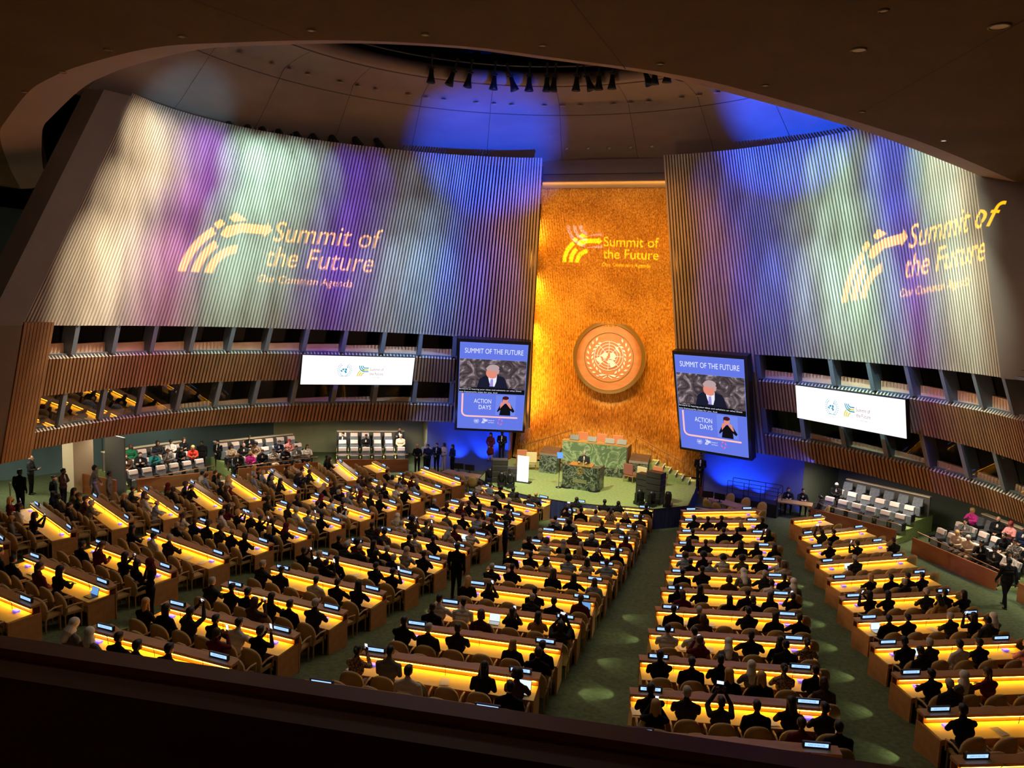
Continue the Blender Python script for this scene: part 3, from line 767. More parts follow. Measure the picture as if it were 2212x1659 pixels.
# ------------------------------------------------------------------ flat artwork helpers (polygons in a local frame)
def poly_arc(cx, cy, r, a0, a1, wdt, n=14):
    a = []; b = []
    for i in range(n + 1):
        t = math.radians(a0 + (a1 - a0) * i / n)
        a.append((cx + (r + wdt / 2) * math.cos(t), cy + (r + wdt / 2) * math.sin(t)))
        b.append((cx + (r - wdt / 2) * math.cos(t), cy + (r - wdt / 2) * math.sin(t)))
    return a + b[::-1]
def poly_rect(x0, y0, x1, y1): return [(x0, y0), (x1, y0), (x1, y1), (x0, y1)]
def poly_circ(cx, cy, r, n=28): return [(cx + r * math.cos(2 * PI * i / n), cy + r * math.sin(2 * PI * i / n)) for i in range(n)]
def poly_line(x0, y0, x1, y1, wdt):
    d = Vector((x1 - x0, y1 - y0)).normalized(); n = Vector((-d.y, d.x)) * wdt / 2
    return [(x0 + n.x, y0 + n.y), (x0 - n.x, y0 - n.y), (x1 - n.x, y1 - n.y), (x1 + n.x, y1 + n.y)]

_glyph = {}
def text_polys(txt, x, y, h, sx=1.0, align='L', bold=0.0, spacing=1.0):
    """outlines of a line of text; h = cap height; returns list of closed loops"""
    key = (txt, bold, spacing)
    if key not in _glyph:
        cu = bpy.data.curves.new('t', 'FONT'); cu.body = txt; cu.size = 1.0; cu.offset = bold; cu.space_character = spacing
        ob = bpy.data.objects.new('t', cu); COL.objects.link(ob)
        dg = bpy.context.evaluated_depsgraph_get()
        c2 = ob.evaluated_get(dg).to_curve(dg, apply_modifiers=False)
        loops = []
        for sp in c2.splines:
            P = []
            if sp.type == 'BEZIER':
                bp = sp.bezier_points; n = len(bp)
                for i in range(n):
                    a = bp[i]; b = bp[(i + 1) % n]
                    st = (a.handle_right - a.co).length < 1e-5 and (b.handle_left - b.co).length < 1e-5
                    m = 1 if st else 4
                    for q in range(m):
                        t = q / m; u = 1 - t
                        p = u ** 3 * a.co + 3 * u * u * t * a.handle_right + 3 * u * t * t * b.handle_left + t ** 3 * b.co
                        P.append((p.x, p.y))
            else:
                P = [(p.co.x, p.co.y) for p in sp.points]
            if len(P) > 2: loops.append(P)
        ob.to_curve_clear() if hasattr(ob, 'to_curve_clear') else None
        bpy.data.objects.remove(ob); bpy.data.curves.remove(cu)
        _glyph[key] = loops
    loops = _glyph[key]
    k = h / 0.73
    xs = [p[0] for l in loops for p in l] or [0]
    w_ = (max(xs) - min(xs)) * k * sx; ox = -min(xs) * k * sx
    if align == 'C': ox -= w_ / 2
    if align == 'R': ox -= w_
    return [[(x + ox + px * k * sx, y + py * k) for px, py in l] for l in loops]

def area2(l): return sum(a[0] * b[1] - b[0] * a[1] for a, b in zip(l, l[1:] + l[:1]))
def inside(p, l):
    c = False; j = len(l) - 1
    for i in range(len(l)):
        if (l[i][1] > p[1]) != (l[j][1] > p[1]) and p[0] < (l[j][0] - l[i][0]) * (p[1] - l[i][1]) / (l[j][1] - l[i][1]) + l[i][0]: c = not c
        j = i
    return c
def add_loops(mb, loops, fn, mi):
    """fill loops with counters as holes, each mapped by fn(u,v)"""
    lv = [sum(1 for m in loops if m is not l and inside(l[0], m)) for l in loops]
    for l, d in zip(loops, lv):
        if d % 2: continue
        holes = [h for h, e in zip(loops, lv) if e == d + 1 and inside(h[0], l)]
        grp = [l] + holes
        tri = tessellate_polygon([[Vector((p[0], p[1], 0)) for p in q] for q in grp])
        flat = [p for q in grp for p in q]
        mb.add([fn(*p) for p in flat], [tuple(t) for t in tri], mi)

def summit_logo(x, y, w_):
    """three bands falling from the top, three rising from below; returns (blue loops, yellow loops)"""
    k = w_ / 0.44
    P = lambda l: [(x + a * k, y + b * k) for a, b in l]
    blue = []; yel = []
    for i, r in enumerate((0.22, 0.155, 0.09)):
        cx, cy = 0.30, 0.40
        blue.append(P(poly_arc(cx, cy, r, 180, 262, 0.036)))
    blue.append(P(poly_rect(0.28, 0.292, 0.44, 0.328))); blue.append(P(poly_rect(0.26, 0.162, 0.44, 0.198)))
    for i, r in enumerate((0.27, 0.20, 0.13)):
        cx, cy = 0.30, 0.0
        a1 = (128, 132, 98)[i]
        yel.append(P(poly_arc(cx, cy, r, 180, a1, 0.045)))
    yel.append(P([(0.17, 0.195), (0.19, 0.24), (0.27, 0.262), (0.40, 0.262), (0.40, 0.28), (0.44, 0.238), (0.40, 0.20), (0.40, 0.215), (0.28, 0.215), (0.21, 0.18)]))
    yel.append(P([(0.12, 0.245), (0.15, 0.275), (0.18, 0.25), (0.15, 0.22)]))
    yel.append(P([(0.19, 0.285), (0.22, 0.315), (0.29, 0.28), (0.22, 0.265)]))
    return blue, yel

def un_emblem(cx, cy, r, thick=1.0):
    """globe grid, land shapes and olive branches; r = outer radius of the wreath"""
    L = []; g = r * 0.66; gy = cy + r * 0.06
    t = 0.028 * r * thick
    for q in (1.0, 0.8, 0.6, 0.4):
        o = poly_circ(cx, gy, g * q + t / 2, 40); i = poly_circ(cx, gy, g * q - t / 2, 40)
        for a in range(40):
            b = (a + 1) % 40
            L.append([o[a], o[b], i[b], i[a]])
    for a in range(8):
        an = a * PI / 4
        L.append(poly_line(cx + 0.18 * g * math.cos(an), gy + 0.18 * g * math.sin(an), cx + g * math.cos(an), gy + g * math.sin(an), t))
    land = [[(-0.05, 0.2), (-0.3, 0.22), (-0.5, 0.08), (-0.62, -0.05), (-0.45, -0.08), (-0.3, -0.2), (-0.15, -0.12), (-0.05, 0.02)],
            [(-0.92, -0.22), (-0.72, -0.15), (-0.62, -0.05), (-0.5, -0.2), (-0.42, -0.5), (-0.6, -0.52), (-0.8, -0.38)],
            [(0.08, 0.22), (0.3, 0.25), (0.48, 0.12), (0.52, -0.05), (0.42, -0.12), (0.52, -0.22), (0.38, -0.28), (0.2, -0.2), (0.02, -0.22), (0.1, -0.05)],
            [(-0.05, -0.3), (0.15, -0.25), (0.35, -0.32), (0.48, -0.5), (0.42, -0.7), (0.25, -0.8), (0.12, -0.68), (0.1, -0.52), (-0.12, -0.45)],
            [(0.38, 0.68), (0.58, 0.66), (0.7, 0.4), (0.76, 0.2), (0.6, 0.35), (0.48, 0.48)],
            [(0.45, -0.5), (0.52, -0.48), (0.5, -0.62), (0.44, -0.64)]]
    lands = [[(cx + a * g, gy + b * g) for a, b in q] for q in land]
    wr = []
    for s in (-1, 1):
        for i in range(9):
            a = math.radians(-68 + i * 14.5); rr = r * 0.86
            px, py = cx + s * rr * math.cos(a), cy + rr * math.sin(a)
            for side in (-1, 1):
                ta = a + PI / 2 - side * 0.55
                dx, dy = math.cos(ta) * r * 0.21, math.sin(ta) * r * 0.21
                nx_, ny_ = -dy * 0.22, dx * 0.22
                b0 = (px + s * side * 0 , py)
                off = side * r * 0.055
                bx, by = px + s * off * math.cos(a), py + off * math.sin(a)
                q = [(bx, by), (bx + s * (dx * 0.5 + nx_), by + dy * 0.5 + ny_), (bx + s * dx, by + dy), (bx + s * (dx * 0.5 - nx_), by + dy * 0.5 - ny_)]
                wr.append(q)
        wr.append([(cx + s * 0.02 * r, cy - 0.80 * r), (cx + s * 0.25 * r, cy - 0.78 * r), (cx + s * 0.55 * r, cy - 0.84 * r), (cx + s * 0.30 * r, cy - 0.88 * r)])
        wr.append(poly_line(cx + s * 0.02 * r, cy - 0.83 * r, cx - s * 0.22 * r, cy - 0.97 * r, 0.04 * r))
    return L, lands, wr

def frame_fn(o, u, v, off=0.0):
    o = Vector(o); u = Vector(u); v = Vector(v); n = u.cross(v).normalized()
    return lambda a, b: o + u * a + v * b + n * off

# ------------------------------------------------------------------ big wall emblem
ez = 7.35
ez = 7.48; tilt = 0.0
root = empty('wall_emblem', (0.03, 7.25, ez), 0, 'huge round wooden emblem with globe and olive branches on the gold wall', 'emblem')
root.rotation_euler = (tilt, 0, 0)
R1 = 2.12
def disc(mb, r0, r1, y0, y1, mi=0, n=72):
    """ring prism facing -y"""
    vs = []
    for k in range(n):
        a = 2 * PI * k / n; c, s_ = math.cos(a), math.sin(a)
        vs += [(r0 * c, y0, r0 * s_), (r1 * c, y0, r1 * s_), (r1 * c, y1, r1 * s_), (r0 * c, y1, r0 * s_)]
    fs = []
    for k in range(n):
        a = 4 * k; b = 4 * ((k + 1) % n)
        fs += [(a, a + 1, b + 1, b), (a + 1, a + 2, b + 2, b + 1), (a + 3, a, b, b + 3)]
    mb.add(vs, fs, mi)
mb = MB(); disc(mb, 0.001, R1 * 0.91, -0.10, 0.10); mb.build('wood_disc', M['emb_wood'], root)
mb = MB(); disc(mb, R1 * 0.91, R1, -0.16, 0.12); mb.build('outer_ring', M['marble_gold'] if 'marble_gold' in M else M['gold_plain'], root)
mb = MB(); disc(mb, R1 * 0.895, R1 * 0.915, -0.18, -0.05); disc(mb, R1 * 0.66, R1 * 0.685, -0.13, -0.05); mb.build('gilt_ring', M['gold_plain'], root)
L, lands, wr = un_emblem(0, 0.0, R1 * 0.60)
f2 = lambda a, b: Vector((a, -0.135, b))
mb = MB()
for l in L: add_loops(mb, [l], f2, 0)
mb.build('globe_grid', M['emb_white'], root)
mb = MB()
for l in lands: add_loops(mb, [l], lambda a, b: Vector((a, -0.145, b)), 0)
mb.build('globe_land', M['emb_white'], root)
mb = MB()
for l in wr: add_loops(mb, [l], f2, 0)
mb.build('olive_branches', M['emb_white'], root)

# ------------------------------------------------------------------ tall LED screens
E_BLUE = em('led_blue', (0.13, 0.19, 0.80), 1.0); E_WHITE = em('led_white', (0.85, 0.88, 1.0), 1.0); E_PINK = em('led_pink', (1.0, 0.55, 0.55), 1.0)
E_BLACK = em('led_black', (0.005, 0.005, 0.008), 1.0); E_SUIT = em('led_suit', (0.012, 0.012, 0.03), 1.0); E_SKIN = em('led_skin', (0.78, 0.27, 0.20), 1.0)
E_HAIR = em('led_hair', (0.50, 0.36, 0.36), 1.0); E_TIE = em('led_tie', (0.35, 0.28, 0.75), 1.0); E_LIGHTBLUE = em('led_light_blue', (0.17, 0.25, 0.85), 1.0); E_BROWN = em('led_dark_hair', (0.06, 0.01, 0.02), 1.0)
E_RED = em('led_red', (0.6, 0.1, 0.35), 1.0)
def marble_em():
    m = em('led_marble', (0.1, 0.08, 0.08), 1.0); nt = m.node_tree; e = [n for n in nt.nodes if n.type == 'EMISSION'][0]
    tc = nt.nodes.new('ShaderNodeTexCoord'); n1 = nt.nodes.new('ShaderNodeTexNoise'); n1.inputs['Scale'].default_value = 1.1; n1.inputs['Detail'].default_value = 9; n1.inputs['Distortion'].default_value = 3.0
    nt.links.new(tc.outputs['Object'], n1.inputs['Vector'])
    r = nt.nodes.new('ShaderNodeValToRGB'); r.color_ramp.elements[0].position = 0.38; r.color_ramp.elements[0].color = (0.05, 0.035, 0.04, 1)
    r.color_ramp.elements[1].position = 0.66; r.color_ramp.elements[1].color = (0.42, 0.33, 0.36, 1)
    x = r.color_ramp.elements.new(0.52); x.color = (0.12, 0.09, 0.10, 1)
    nt.links.new(n1.outputs['Fac'], r.inputs['Fac']); nt.links.new(r.outputs[0], e.inputs[0]); return m
E_MARB = marble_em()

def tall_screen(s, label):
    tl, tr, br, bl = [V(-7.60, 3.26, 8.10), V(-4.03, 4.66, 8.06), V(-4.63, 5.90, 2.92), V(-8.20, 4.50, 2.98)]
    if s > 0:
        tl, tr, br, bl = [V(-p.x, p.y, p.z) for p in (tr, tl, bl, br)]
    o = (tl + tr + br + bl) / 4
    u = ((tr - tl) + (br - bl)) / 2; v = ((tl - bl) + (tr - br)) / 2
    W_, H_ = u.length, v.length; u.normalize(); v = (v - u * v.dot(u)).normalized(); n = u.cross(v)
    root = empty('led_screen', o, 0, label, 'screen', 'tall screens beside the gold wall')
    root.matrix_world = Matrix(((u.x, v.x, n.x, o.x), (u.y, v.y, n.y, o.y), (u.z, v.z, n.z, o.z), (0, 0, 0, 1)))
    mb = MB(); mb.box((0, 0, -0.30), (W_ + 0.30, H_ + 0.34, 0.5)); mb.build('casing', M['black_gloss'], root)
    fn = lambda a, b, d=0.0: Vector((-W_ / 2 + a * W_, H_ / 2 - b * H_, d))
    mats = [E_BLUE, E_WHITE, E_PINK, E_BLACK, E_SUIT, E_SKIN, E_HAIR, E_TIE, E_LIGHTBLUE, E_BROWN, E_RED]
    def flat(name, polys, z, m):
        mb = MB()
        for p in polys: add_loops(mb, p if isinstance(p[0], list) else [p], lambda a, b: fn(a, b, z), 0)
        return mb.build(name, m, root)
    def R(x0, y0, x1, y1): return [(x0, y0), (x1, y0), (x1, y1), (x0, y1)]
    asp = W_ / H_
    flat('header_panel', [R(0, 0, 1, 0.185)], 0.0, E_BLUE)
    flat('video_background', [R(0, 0.185, 1, 0.52)], 0.0, E_MARB)
    flat('caption_bar', [R(0, 0.52, 1, 0.578)], 0.0, E_BLACK)
    flat('lower_panel', [R(0, 0.578, 1, 1.0)], 0.0, E_BLUE)
    flat('panel_edges', [R(0, 0, 1, 0.004), R(0, 0, 0.006, 1), R(0.994, 0, 1, 1), R(0, 0.18, 1, 0.185), R(0, 0.575, 1, 0.579), R(0, 0.996, 1, 1)], 0.004, E_LIGHTBLUE)
    def TX(txt, x, y, h, wid, mat_, z=0.01, align='L', bold=0.0):
        """text with given cap height h (fraction of H) and total width (fraction of W)"""
        lp = text_polys(txt, 0, 0, 1.0, 1.0, 'L', bold); xs = [p[0] for l in lp for p in l]; w0 = max(xs)
        sx = wid / w0
        lp = [[(x + p[0] * sx - (wid if align == 'R' else 0), y - p[1] * h) for p in l] for l in lp]
        mb = MB(); add_loops(mb, lp, lambda a, b: fn(a, b, z), 0); mb.build('screen_text', mat_, root)
    TX('SUMMIT OF THE FUTURE', 0.075, 0.118, 0.058, 0.86, E_WHITE, bold=0.042)
    # speaker picture
    C = lambda cx, cy, rx, ry, n=24, a0=0, a1=360: [(cx + rx * math.cos(math.radians(a0 + (a1 - a0) * i / n)), cy + ry * math.sin(math.radians(a0 + (a1 - a0) * i / n))) for i in range(n)]
    flat('video_person_suit', [[(0.27, 0.52), (0.31, 0.405), (0.37, 0.375), (0.43, 0.36), (0.56, 0.355), (0.67, 0.38), (0.70, 0.42), (0.74, 0.52)]], 0.012, E_SUIT)
    flat('video_person_shirt', [[(0.43, 0.37), (0.45, 0.43), (0.475, 0.49), (0.535, 0.49), (0.56, 0.43), (0.565, 0.355)]], 0.014, E_WHITE)
    flat('video_person_tie', [[(0.475, 0.405), (0.46, 0.49), (0.515, 0.49), (0.51, 0.405)]], 0.016, E_TIE)
    flat('video_person_head', [C(0.485, 0.335, 0.085, 0.062), [(0.43, 0.34), (0.56, 0.33), (0.555, 0.385), (0.50, 0.40), (0.45, 0.385)]], 0.018, E_SKIN)
    flat('video_person_hair', [C(0.505, 0.275, 0.088, 0.038), [(0.56, 0.28), (0.60, 0.30), (0.585, 0.345), (0.56, 0.34)], C(0.43, 0.285, 0.03, 0.02)], 0.02, E_HAIR)
    flat('video_lectern', [R(0.19, 0.508, 0.84, 0.522)], 0.022, E_BLACK)
    TX('forward to hearing your ideas and solutions on what these', 0.012, 0.538, 0.016, 0.93, E_WHITE, bold=0.01)
    TX('new frameworks mean for you. And', 0.012, 0.570, 0.016, 0.57, E_WHITE, bold=0.01)
    # frame bracket
    mb = MB(); pts = [(0.065, 0.585), (0.065, 0.80), (0.075, 0.825), (0.10, 0.843), (0.14, 0.85), (0.90, 0.85)]
    for a, b in zip(pts[:-1], pts[1:]):
        q = [fn(*a, 0.01), fn(*b, 0.01)]; d = (q[1] - q[0]).normalized(); nn = Vector((-d.y, d.x, 0)) * 0.05
        mb.quad(q[0] - nn, q[1] - nn, q[1] + nn, q[0] + nn); mb.lathe([(0.05, 0.0), (0.001, 0.0)], q[1], 10)
    mb.build('pink_bracket', E_PINK, root)
    TX('ACTION', 0.50, 0.69, 0.052, 0.26, E_WHITE, align='R', bold=0.045); TX('DAYS', 0.50, 0.762, 0.052, 0.185, E_WHITE, align='R', bold=0.045)
    flat('inset_panel', [R(0.57, 0.588, 0.87, 0.825)], 0.006, E_LIGHTBLUE)
    flat('interpreter_body', [[(0.63, 0.825), (0.645, 0.76), (0.60, 0.79), (0.595, 0.775), (0.64, 0.70), (0.72, 0.685), (0.79, 0.69), (0.86, 0.77), (0.84, 0.79), (0.795, 0.765), (0.80, 0.825)]], 0.012, E_BLACK)
    flat('interpreter_skin', [C(0.715, 0.645, 0.042, 0.036), [(0.635, 0.71), (0.65, 0.67), (0.70, 0.672), (0.70, 0.69), (0.66, 0.725), (0.64, 0.745)], [(0.735, 0.69), (0.735, 0.672), (0.78, 0.675), (0.80, 0.71), (0.815, 0.745), (0.79, 0.74)]], 0.016, E_SKIN)
    flat('interpreter_hair', [C(0.715, 0.618, 0.048, 0.022), [(0.667, 0.62), (0.68, 0.625), (0.675, 0.65), (0.667, 0.645)]], 0.018, E_BROWN)
    # little logos
    k = H_ / W_
    Lg, ld, wr_ = un_emblem(0, 0, 0.042, 1.6)
    mp = lambda l, cx, cy: [(cx + a, cy - b / k) for a, b in l]
    flat('small_emblem', [mp(l, 0.29, 0.905) for l in ld + wr_] + [mp(l, 0.29, 0.905) for l in Lg[::2]], 0.01, E_WHITE)
    bl_, ye_ = summit_logo(0, -0.035, 0.09)
    flat('small_summit_logo', [mp(l, 0.37, 0.905) for l in bl_ + ye_], 0.01, E_WHITE)
    TX('Summit of', 0.47, 0.900, 0.016, 0.09, E_WHITE, bold=0.01); TX('the Future', 0.47, 0.925, 0.016, 0.09, E_WHITE, bold=0.01)
    flat('wheel_badge', [poly_arc(0.65, 0.905, 0.032, a, a + 34, 0.018, 4) for a in range(0, 360, 90)], 0.01, E_RED)
    flat('wheel_badge', [poly_arc(0.65, 0.905, 0.032, a + 45, a + 79, 0.018, 4) for a in range(0, 360, 90)], 0.01, E_TIE)
    return root
tall_screen(-1, 'tall blue LED screen with speaker video left of the gold wall')
tall_screen(1, 'tall blue LED screen with speaker video right of the gold wall')

# ------------------------------------------------------------------ wide white panels
W_WHITE = em('panel_white', (1.0, 1.0, 0.99), 1.25); W_TEAL = em('panel_teal', (0.03, 0.33, 0.50), 1.0); W_YEL = em('panel_yellow', (0.80, 0.70, 0.12), 1.0); W_GREY = em('panel_maroon', (0.28, 0.12, 0.16), 1.0)
for s, lab in ((-1, 'wide white LED banner with two logos on the left booth front'), (1, 'wide white LED banner with two logos on the right booth front')):
    a, b, c, d = V(14.09, -2.36, 7.27), V(10.12, 2.58, 7.08), V(10.26, 2.77, 5.50), V(14.25, -2.19, 5.73)
    P = [V(s * p.x, p.y, p.z) for p in (a, b, c, d)]
    if s > 0: P = [P[1], P[0], P[3], P[2]]
    tl, tr, br, bl = P
    o = (tl + tr + br + bl) / 4; u = ((tr - tl) + (br - bl)) / 2; v = ((tl - bl) + (tr - br)) / 2
    W_, H_ = u.length, v.length; u.normalize(); v = (v - u * v.dot(u)).normalized(); n = u.cross(v)
    root = empty('led_banner', o, 0, lab, 'screen', 'white LED banners on the booth fronts')
    root.matrix_world = Matrix(((u.x, v.x, n.x, o.x), (u.y, v.y, n.y, o.y), (u.z, v.z, n.z, o.z), (0, 0, 0, 1)))
    mb = MB(); mb.box((0, 0, -0.12), (W_ + 0.04, H_ + 0.04, 0.2)); mb.build('casing', M['black'], root)
    mb = MB(); mb.box((0, 0, -0.01), (W_, H_, 0.02)); mb.build('white_face', W_WHITE, root)
    f3 = lambda a, b: Vector((-W_ / 2 + a, -H_ / 2 + b, 0.006)); f4 = lambda a, b: Vector((-W_ / 2 + a, -H_ / 2 + b, 0.008))
    cx = W_ * 0.365
    Lg, ld, wr_ = un_emblem(cx, H_ * 0.52, 0.40, 0.5)
    mb = MB()
    for l in ld: add_loops(mb, [l], f4, 0)
    for l in wr_[:]: add_loops(mb, [l], f3, 0)
    for l in Lg[:40]: add_loops(mb, [l], f3, 0)
    mb.build('globe_emblem', W_TEAL, root)
    bl_, ye_ = summit_logo(W_ * 0.475, H_ * 0.30, 0.66)
    mb = MB()
    for l in ye_[:4]: add_loops(mb, [l], f3, 0)
    mb.build('summit_logo_yellow', W_YEL, root)
    mb = MB()
    for l in bl_: add_loops(mb, [l], f4, 0)
    mb.build('summit_logo_blue', W_TEAL, root)
    mb = MB(); x0 = W_ * 0.475 + 0.74
    add_loops(mb, text_polys('Summit of', x0, H_ * 0.50, 0.17, 0.82), f3, 0); add_loops(mb, text_polys('the Future', x0, H_ * 0.345, 0.17, 0.80), f3, 0)
    add_loops(mb, text_polys('Our Common Agenda', x0, H_ * 0.25, 0.06, 0.85), f3, 0)
    mb.build('logo_text', W_GREY, root)
# ------------------------------------------------------------------ lights
def spot(name, loc, target, color, power, size_deg, blend=0.4, radius=0.15, scale=None):
    l = bpy.data.lights.new(name, 'SPOT'); l.energy = power; l.color = color; l.spot_size = math.radians(size_deg); l.spot_blend = blend; l.shadow_soft_size = radius
    o = bpy.data.objects.new(name, l); COL.objects.link(o); o.location = loc
    d = Vector(target) - Vector(loc); o.rotation_euler = d.to_track_quat('-Z', 'Y').to_euler()
    if scale: o.scale = scale
    return o
def area(name, loc, target, color, power, sx, sy, spread=180):
    l = bpy.data.lights.new(name, 'AREA'); l.energy = power; l.color = color; l.shape = 'RECTANGLE'; l.size = sx; l.size_y = sy; l.spread = math.radians(spread)
    o = bpy.data.objects.new(name, l); COL.objects.link(o); o.location = loc
    d = Vector(target) - Vector(loc); o.rotation_euler = d.to_track_quat('-Z', 'Y').to_euler()
    return o
WARM = (1.0, 0.72, 0.42)
# beams on the slat walls: (side, k, z, colour, power, cone)
CY = (0.50, 1.0, 1.0); WW = (0.95, 0.92, 0.70); PU = (0.30, 0.10, 1.0); BL = (0.05, 0.13, 1.0); PB = (0.42, 0.75, 1.0)
BANDS = [
    (-1, 10.1, WW, 1.4, 1.1), (-1, 9.5, (0.92, 0.95, 0.80), 0.9, 0.7), (-1, 9.0, (0.75, 0.70, 1.0), 0.6, 0.4), (-1, 8.3, (0.40, 0.16, 1.0), 1.0, 0.25), (-1, 7.8, (0.32, 0.12, 1.0), 1.0, 0.2), (-1, 8.1, (0.9, 0.45, 0.55), 0.0, 0.5),
    (-1, 6.9, CY, 1.5, 0.6), (-1, 6.2, CY, 1.6, 0.6), (-1, 5.4, CY, 1.2, 0.45), (-1, 4.7, PB, 0.75, 0.35),
    (-1, 3.9, (0.10, 0.06, 1.0), 0.8, 0.7), (-1, 3.2, (0.14, 0.06, 1.0), 0.7, 0.7), (-1, 2.5, (0.3, 0.5, 1.0), 0.25, 0.7), (-1, 1.7, (0.3, 0.6, 1.0), 0.25, 1.1), (-1, 0.9, (0.15, 0.4, 1.0), 0.4, 1.3),
    (-1, 0.0, (0.04, 0.10, 1.0), 0.9, 1.2), (-1, -0.9, (0.03, 0.06, 1.0), 0.4, 0.7),
    (1, -0.6, (0.03, 0.06, 1.0), 0.4, 0.5), (1, 0.3, (0.04, 0.10, 1.0), 0.9, 0.9), (1, 1.1, (0.10, 0.22, 1.0), 0.5, 1.1), (1, 2.0, PB, 0.35, 1.3), (1, 2.8, CY, 1.0, 1.3), (1, 3.5, CY, 0.7, 0.9),
    (1, 4.2, (0.12, 0.10, 1.0), 0.5, 0.5), (1, 4.5, (0.03, 0.14, 1.0), 1.7, 0.5), (1, 4.9, (0.5, 0.25, 0.6), 0.0, 0.5), (1, 5.7, CY, 1.4, 0.7), (1, 6.3, (0.85, 1.0, 0.8), 1.4, 0.8)]
BW = 10000.0
for s, k, c, up_, lo_ in BANDS:
    m = wp(k, 13.0, s); e = 0.05
    t1, t2 = wp(k - e, 13.0, s), wp(k + e, 13.0, s); tn = (t2 - t1).normalized(); nn = Vector((-tn.y, tn.x, 0))
    if nn.dot(Vector((0, -11, 13)) - m) < 0: nn = -nn
    src = m + nn * 7.0; src.z = 20.9
    r = Vector((src.x, src.y - DY)); 
    if r.length > 10.6: r = r.normalized() * 10.6; src.x, src.y = r.x, r.y + DY
    f = ((src - m).length / 10.5) ** 2
    if up_: spot('wall_beam', src, wp(k, 16.1, s), c, BW * up_ * f * 0.42, 24, 0.9, 0.10)
    if up_ + lo_: spot('wall_beam', src, wp(k, 13.2, s), c, BW * (0.5 * up_ + 0.5 * lo_) * f * 0.62, 20, 0.9, 0.10)
    if lo_: spot('wall_beam', src, wp(k, 10.2, s), c, BW * lo_ * f * 1.5, 19, 0.85, 0.10)
# soft warm wash on slat bands and booths
for s in (-1, 1):
    spot('band_wash', (-s * 9.0, -14, 9.0), (s * 14.5, -2, 5.6), (1.0, 0.58, 0.34), 2300, 48, 0.8, 0.5)
    spot('band_wash', (-s * 4.0, -19, 8.8), (s * 16.0, -9, 5.6), (1.0, 0.58, 0.34), 1700, 45, 0.8, 0.5)
# gold wall: amber floods above and below, strip at the left edge
for x in (-3.5, 0.0, 3.5):
    spot('gold_flood', (x * 0.9, -7.0, 20.6), (x * 0.8, 7.0, 9.0), (1.0, 0.42, 0.05), 6000, 46, 0.9, 0.3)
    spot('gold_uplight', (x * 1.2, 5.6, 2.9), (x * 1.0, 5.3, 8.0), (1.0, 0.48, 0.08), 500, 95, 0.9, 0.2)
for z in (4.5, 7.5, 10.5, 13.5):
    xe = 4.0 - (z - 8.3) * 0.093
    area('gold_edge_strip', (-(xe + 0.55), gy(z) - 0.75, z), (-(xe - 0.6), gy(z), z), (1.0, 0.42, 0.04), 95, 0.12, 3.0)
    area('gold_edge_strip', (xe + 0.55, gy(z) - 0.75, z), (xe - 0.6, gy(z), z), (1.0, 0.45, 0.05), 30, 0.12, 3.0)
area('gold_top_strip', (0, 3.6, 16.9), (0, 3.6, 15.0), (1.0, 0.5, 0.1), 22, 7.0, 0.1)
spot('emblem_key', (0, -8, 19.5), (0, 7.0, 7.5), (1.0, 0.95, 0.86), 11000, 11, 0.3, 0.15)
# stage
spot('stage_key', (-4.5, -9.5, 19.8), (0.2, 2.2, 1.5), (1.0, 0.97, 0.62), 13000, 28, 0.5, 0.2)
spot('stage_key', (4.5, -9.5, 19.8), (-0.5, 2.6, 1.5), (0.95, 0.98, 0.62), 9500, 28, 0.5, 0.2)
spot('stage_key', (0.0, -9.5, 20.0), (-3.2, 3.5, 1.0), (1.0, 0.92, 0.60), 4500, 22, 0.5, 0.2)
for x in (3.0, 3.7, 4.4, 5.1): spot('step_light', (x + 0.25, 6.35, 2.35 - (x - 3.0) * 0.4), (x - 0.1, 6.5, 1.0 - (x - 3.0) * 0.2), (1.0, 0.6, 0.2), 25, 70, 0.7, 0.03)
# blue uplights on the side walls
for x, p in ((-6.2, 700), (-7.3, 800), (-8.9, 450), (7.0, 900), (7.9, 700), (8.8, 500), (12.2, 900)):
    y = 6.0 if abs(x) < 9.5 else 5.6
    spot('blue_uplight', (x, y, 0.35 if abs(x) > 6.5 else 1.1), (x + (0.05 if x < 0 else -0.1), y + 0.75, 2.2), (0.02, 0.12, 1.0), p * 0.5, 85, 0.8, 0.05)
area('blue_wash_left', (-9.0, 3.6, 3.2), (-8.5, 6.9, 1.5), (0.12, 0.2, 1.0), 40, 3.0, 0.3)
area('blue_wash_right', (9.5, 3.8, 3.2), (9.5, 6.9, 1.5), (0.03, 0.06, 1.0), 45, 4.0, 0.3)
# dome: warm glow and blue patches
spot('dome_blue', (7.5, -13.5, 9.5), (-6.6, 3.2, 19.3), (0.0, 0.06, 1.0), 90000, 22, 0.8, 0.1)
spot('dome_blue', (-5.5, -12.5, 9.5), (9.3, 0.8, 19.5), (0.0, 0.06, 1.0), 110000, 22, 0.8, 0.1)
spot('dome_teal', (3.0, -18.0, 10.5), (-17.0, -8.0, 18.6), (0.2, 0.55, 0.9), 9000, 14, 0.8, 0.1)
spot('dome_glow', (0, -12, 7.0), (0, -6, 20.0), (1.0, 0.62, 0.42), 1500, 84, 0.9, 1.0)
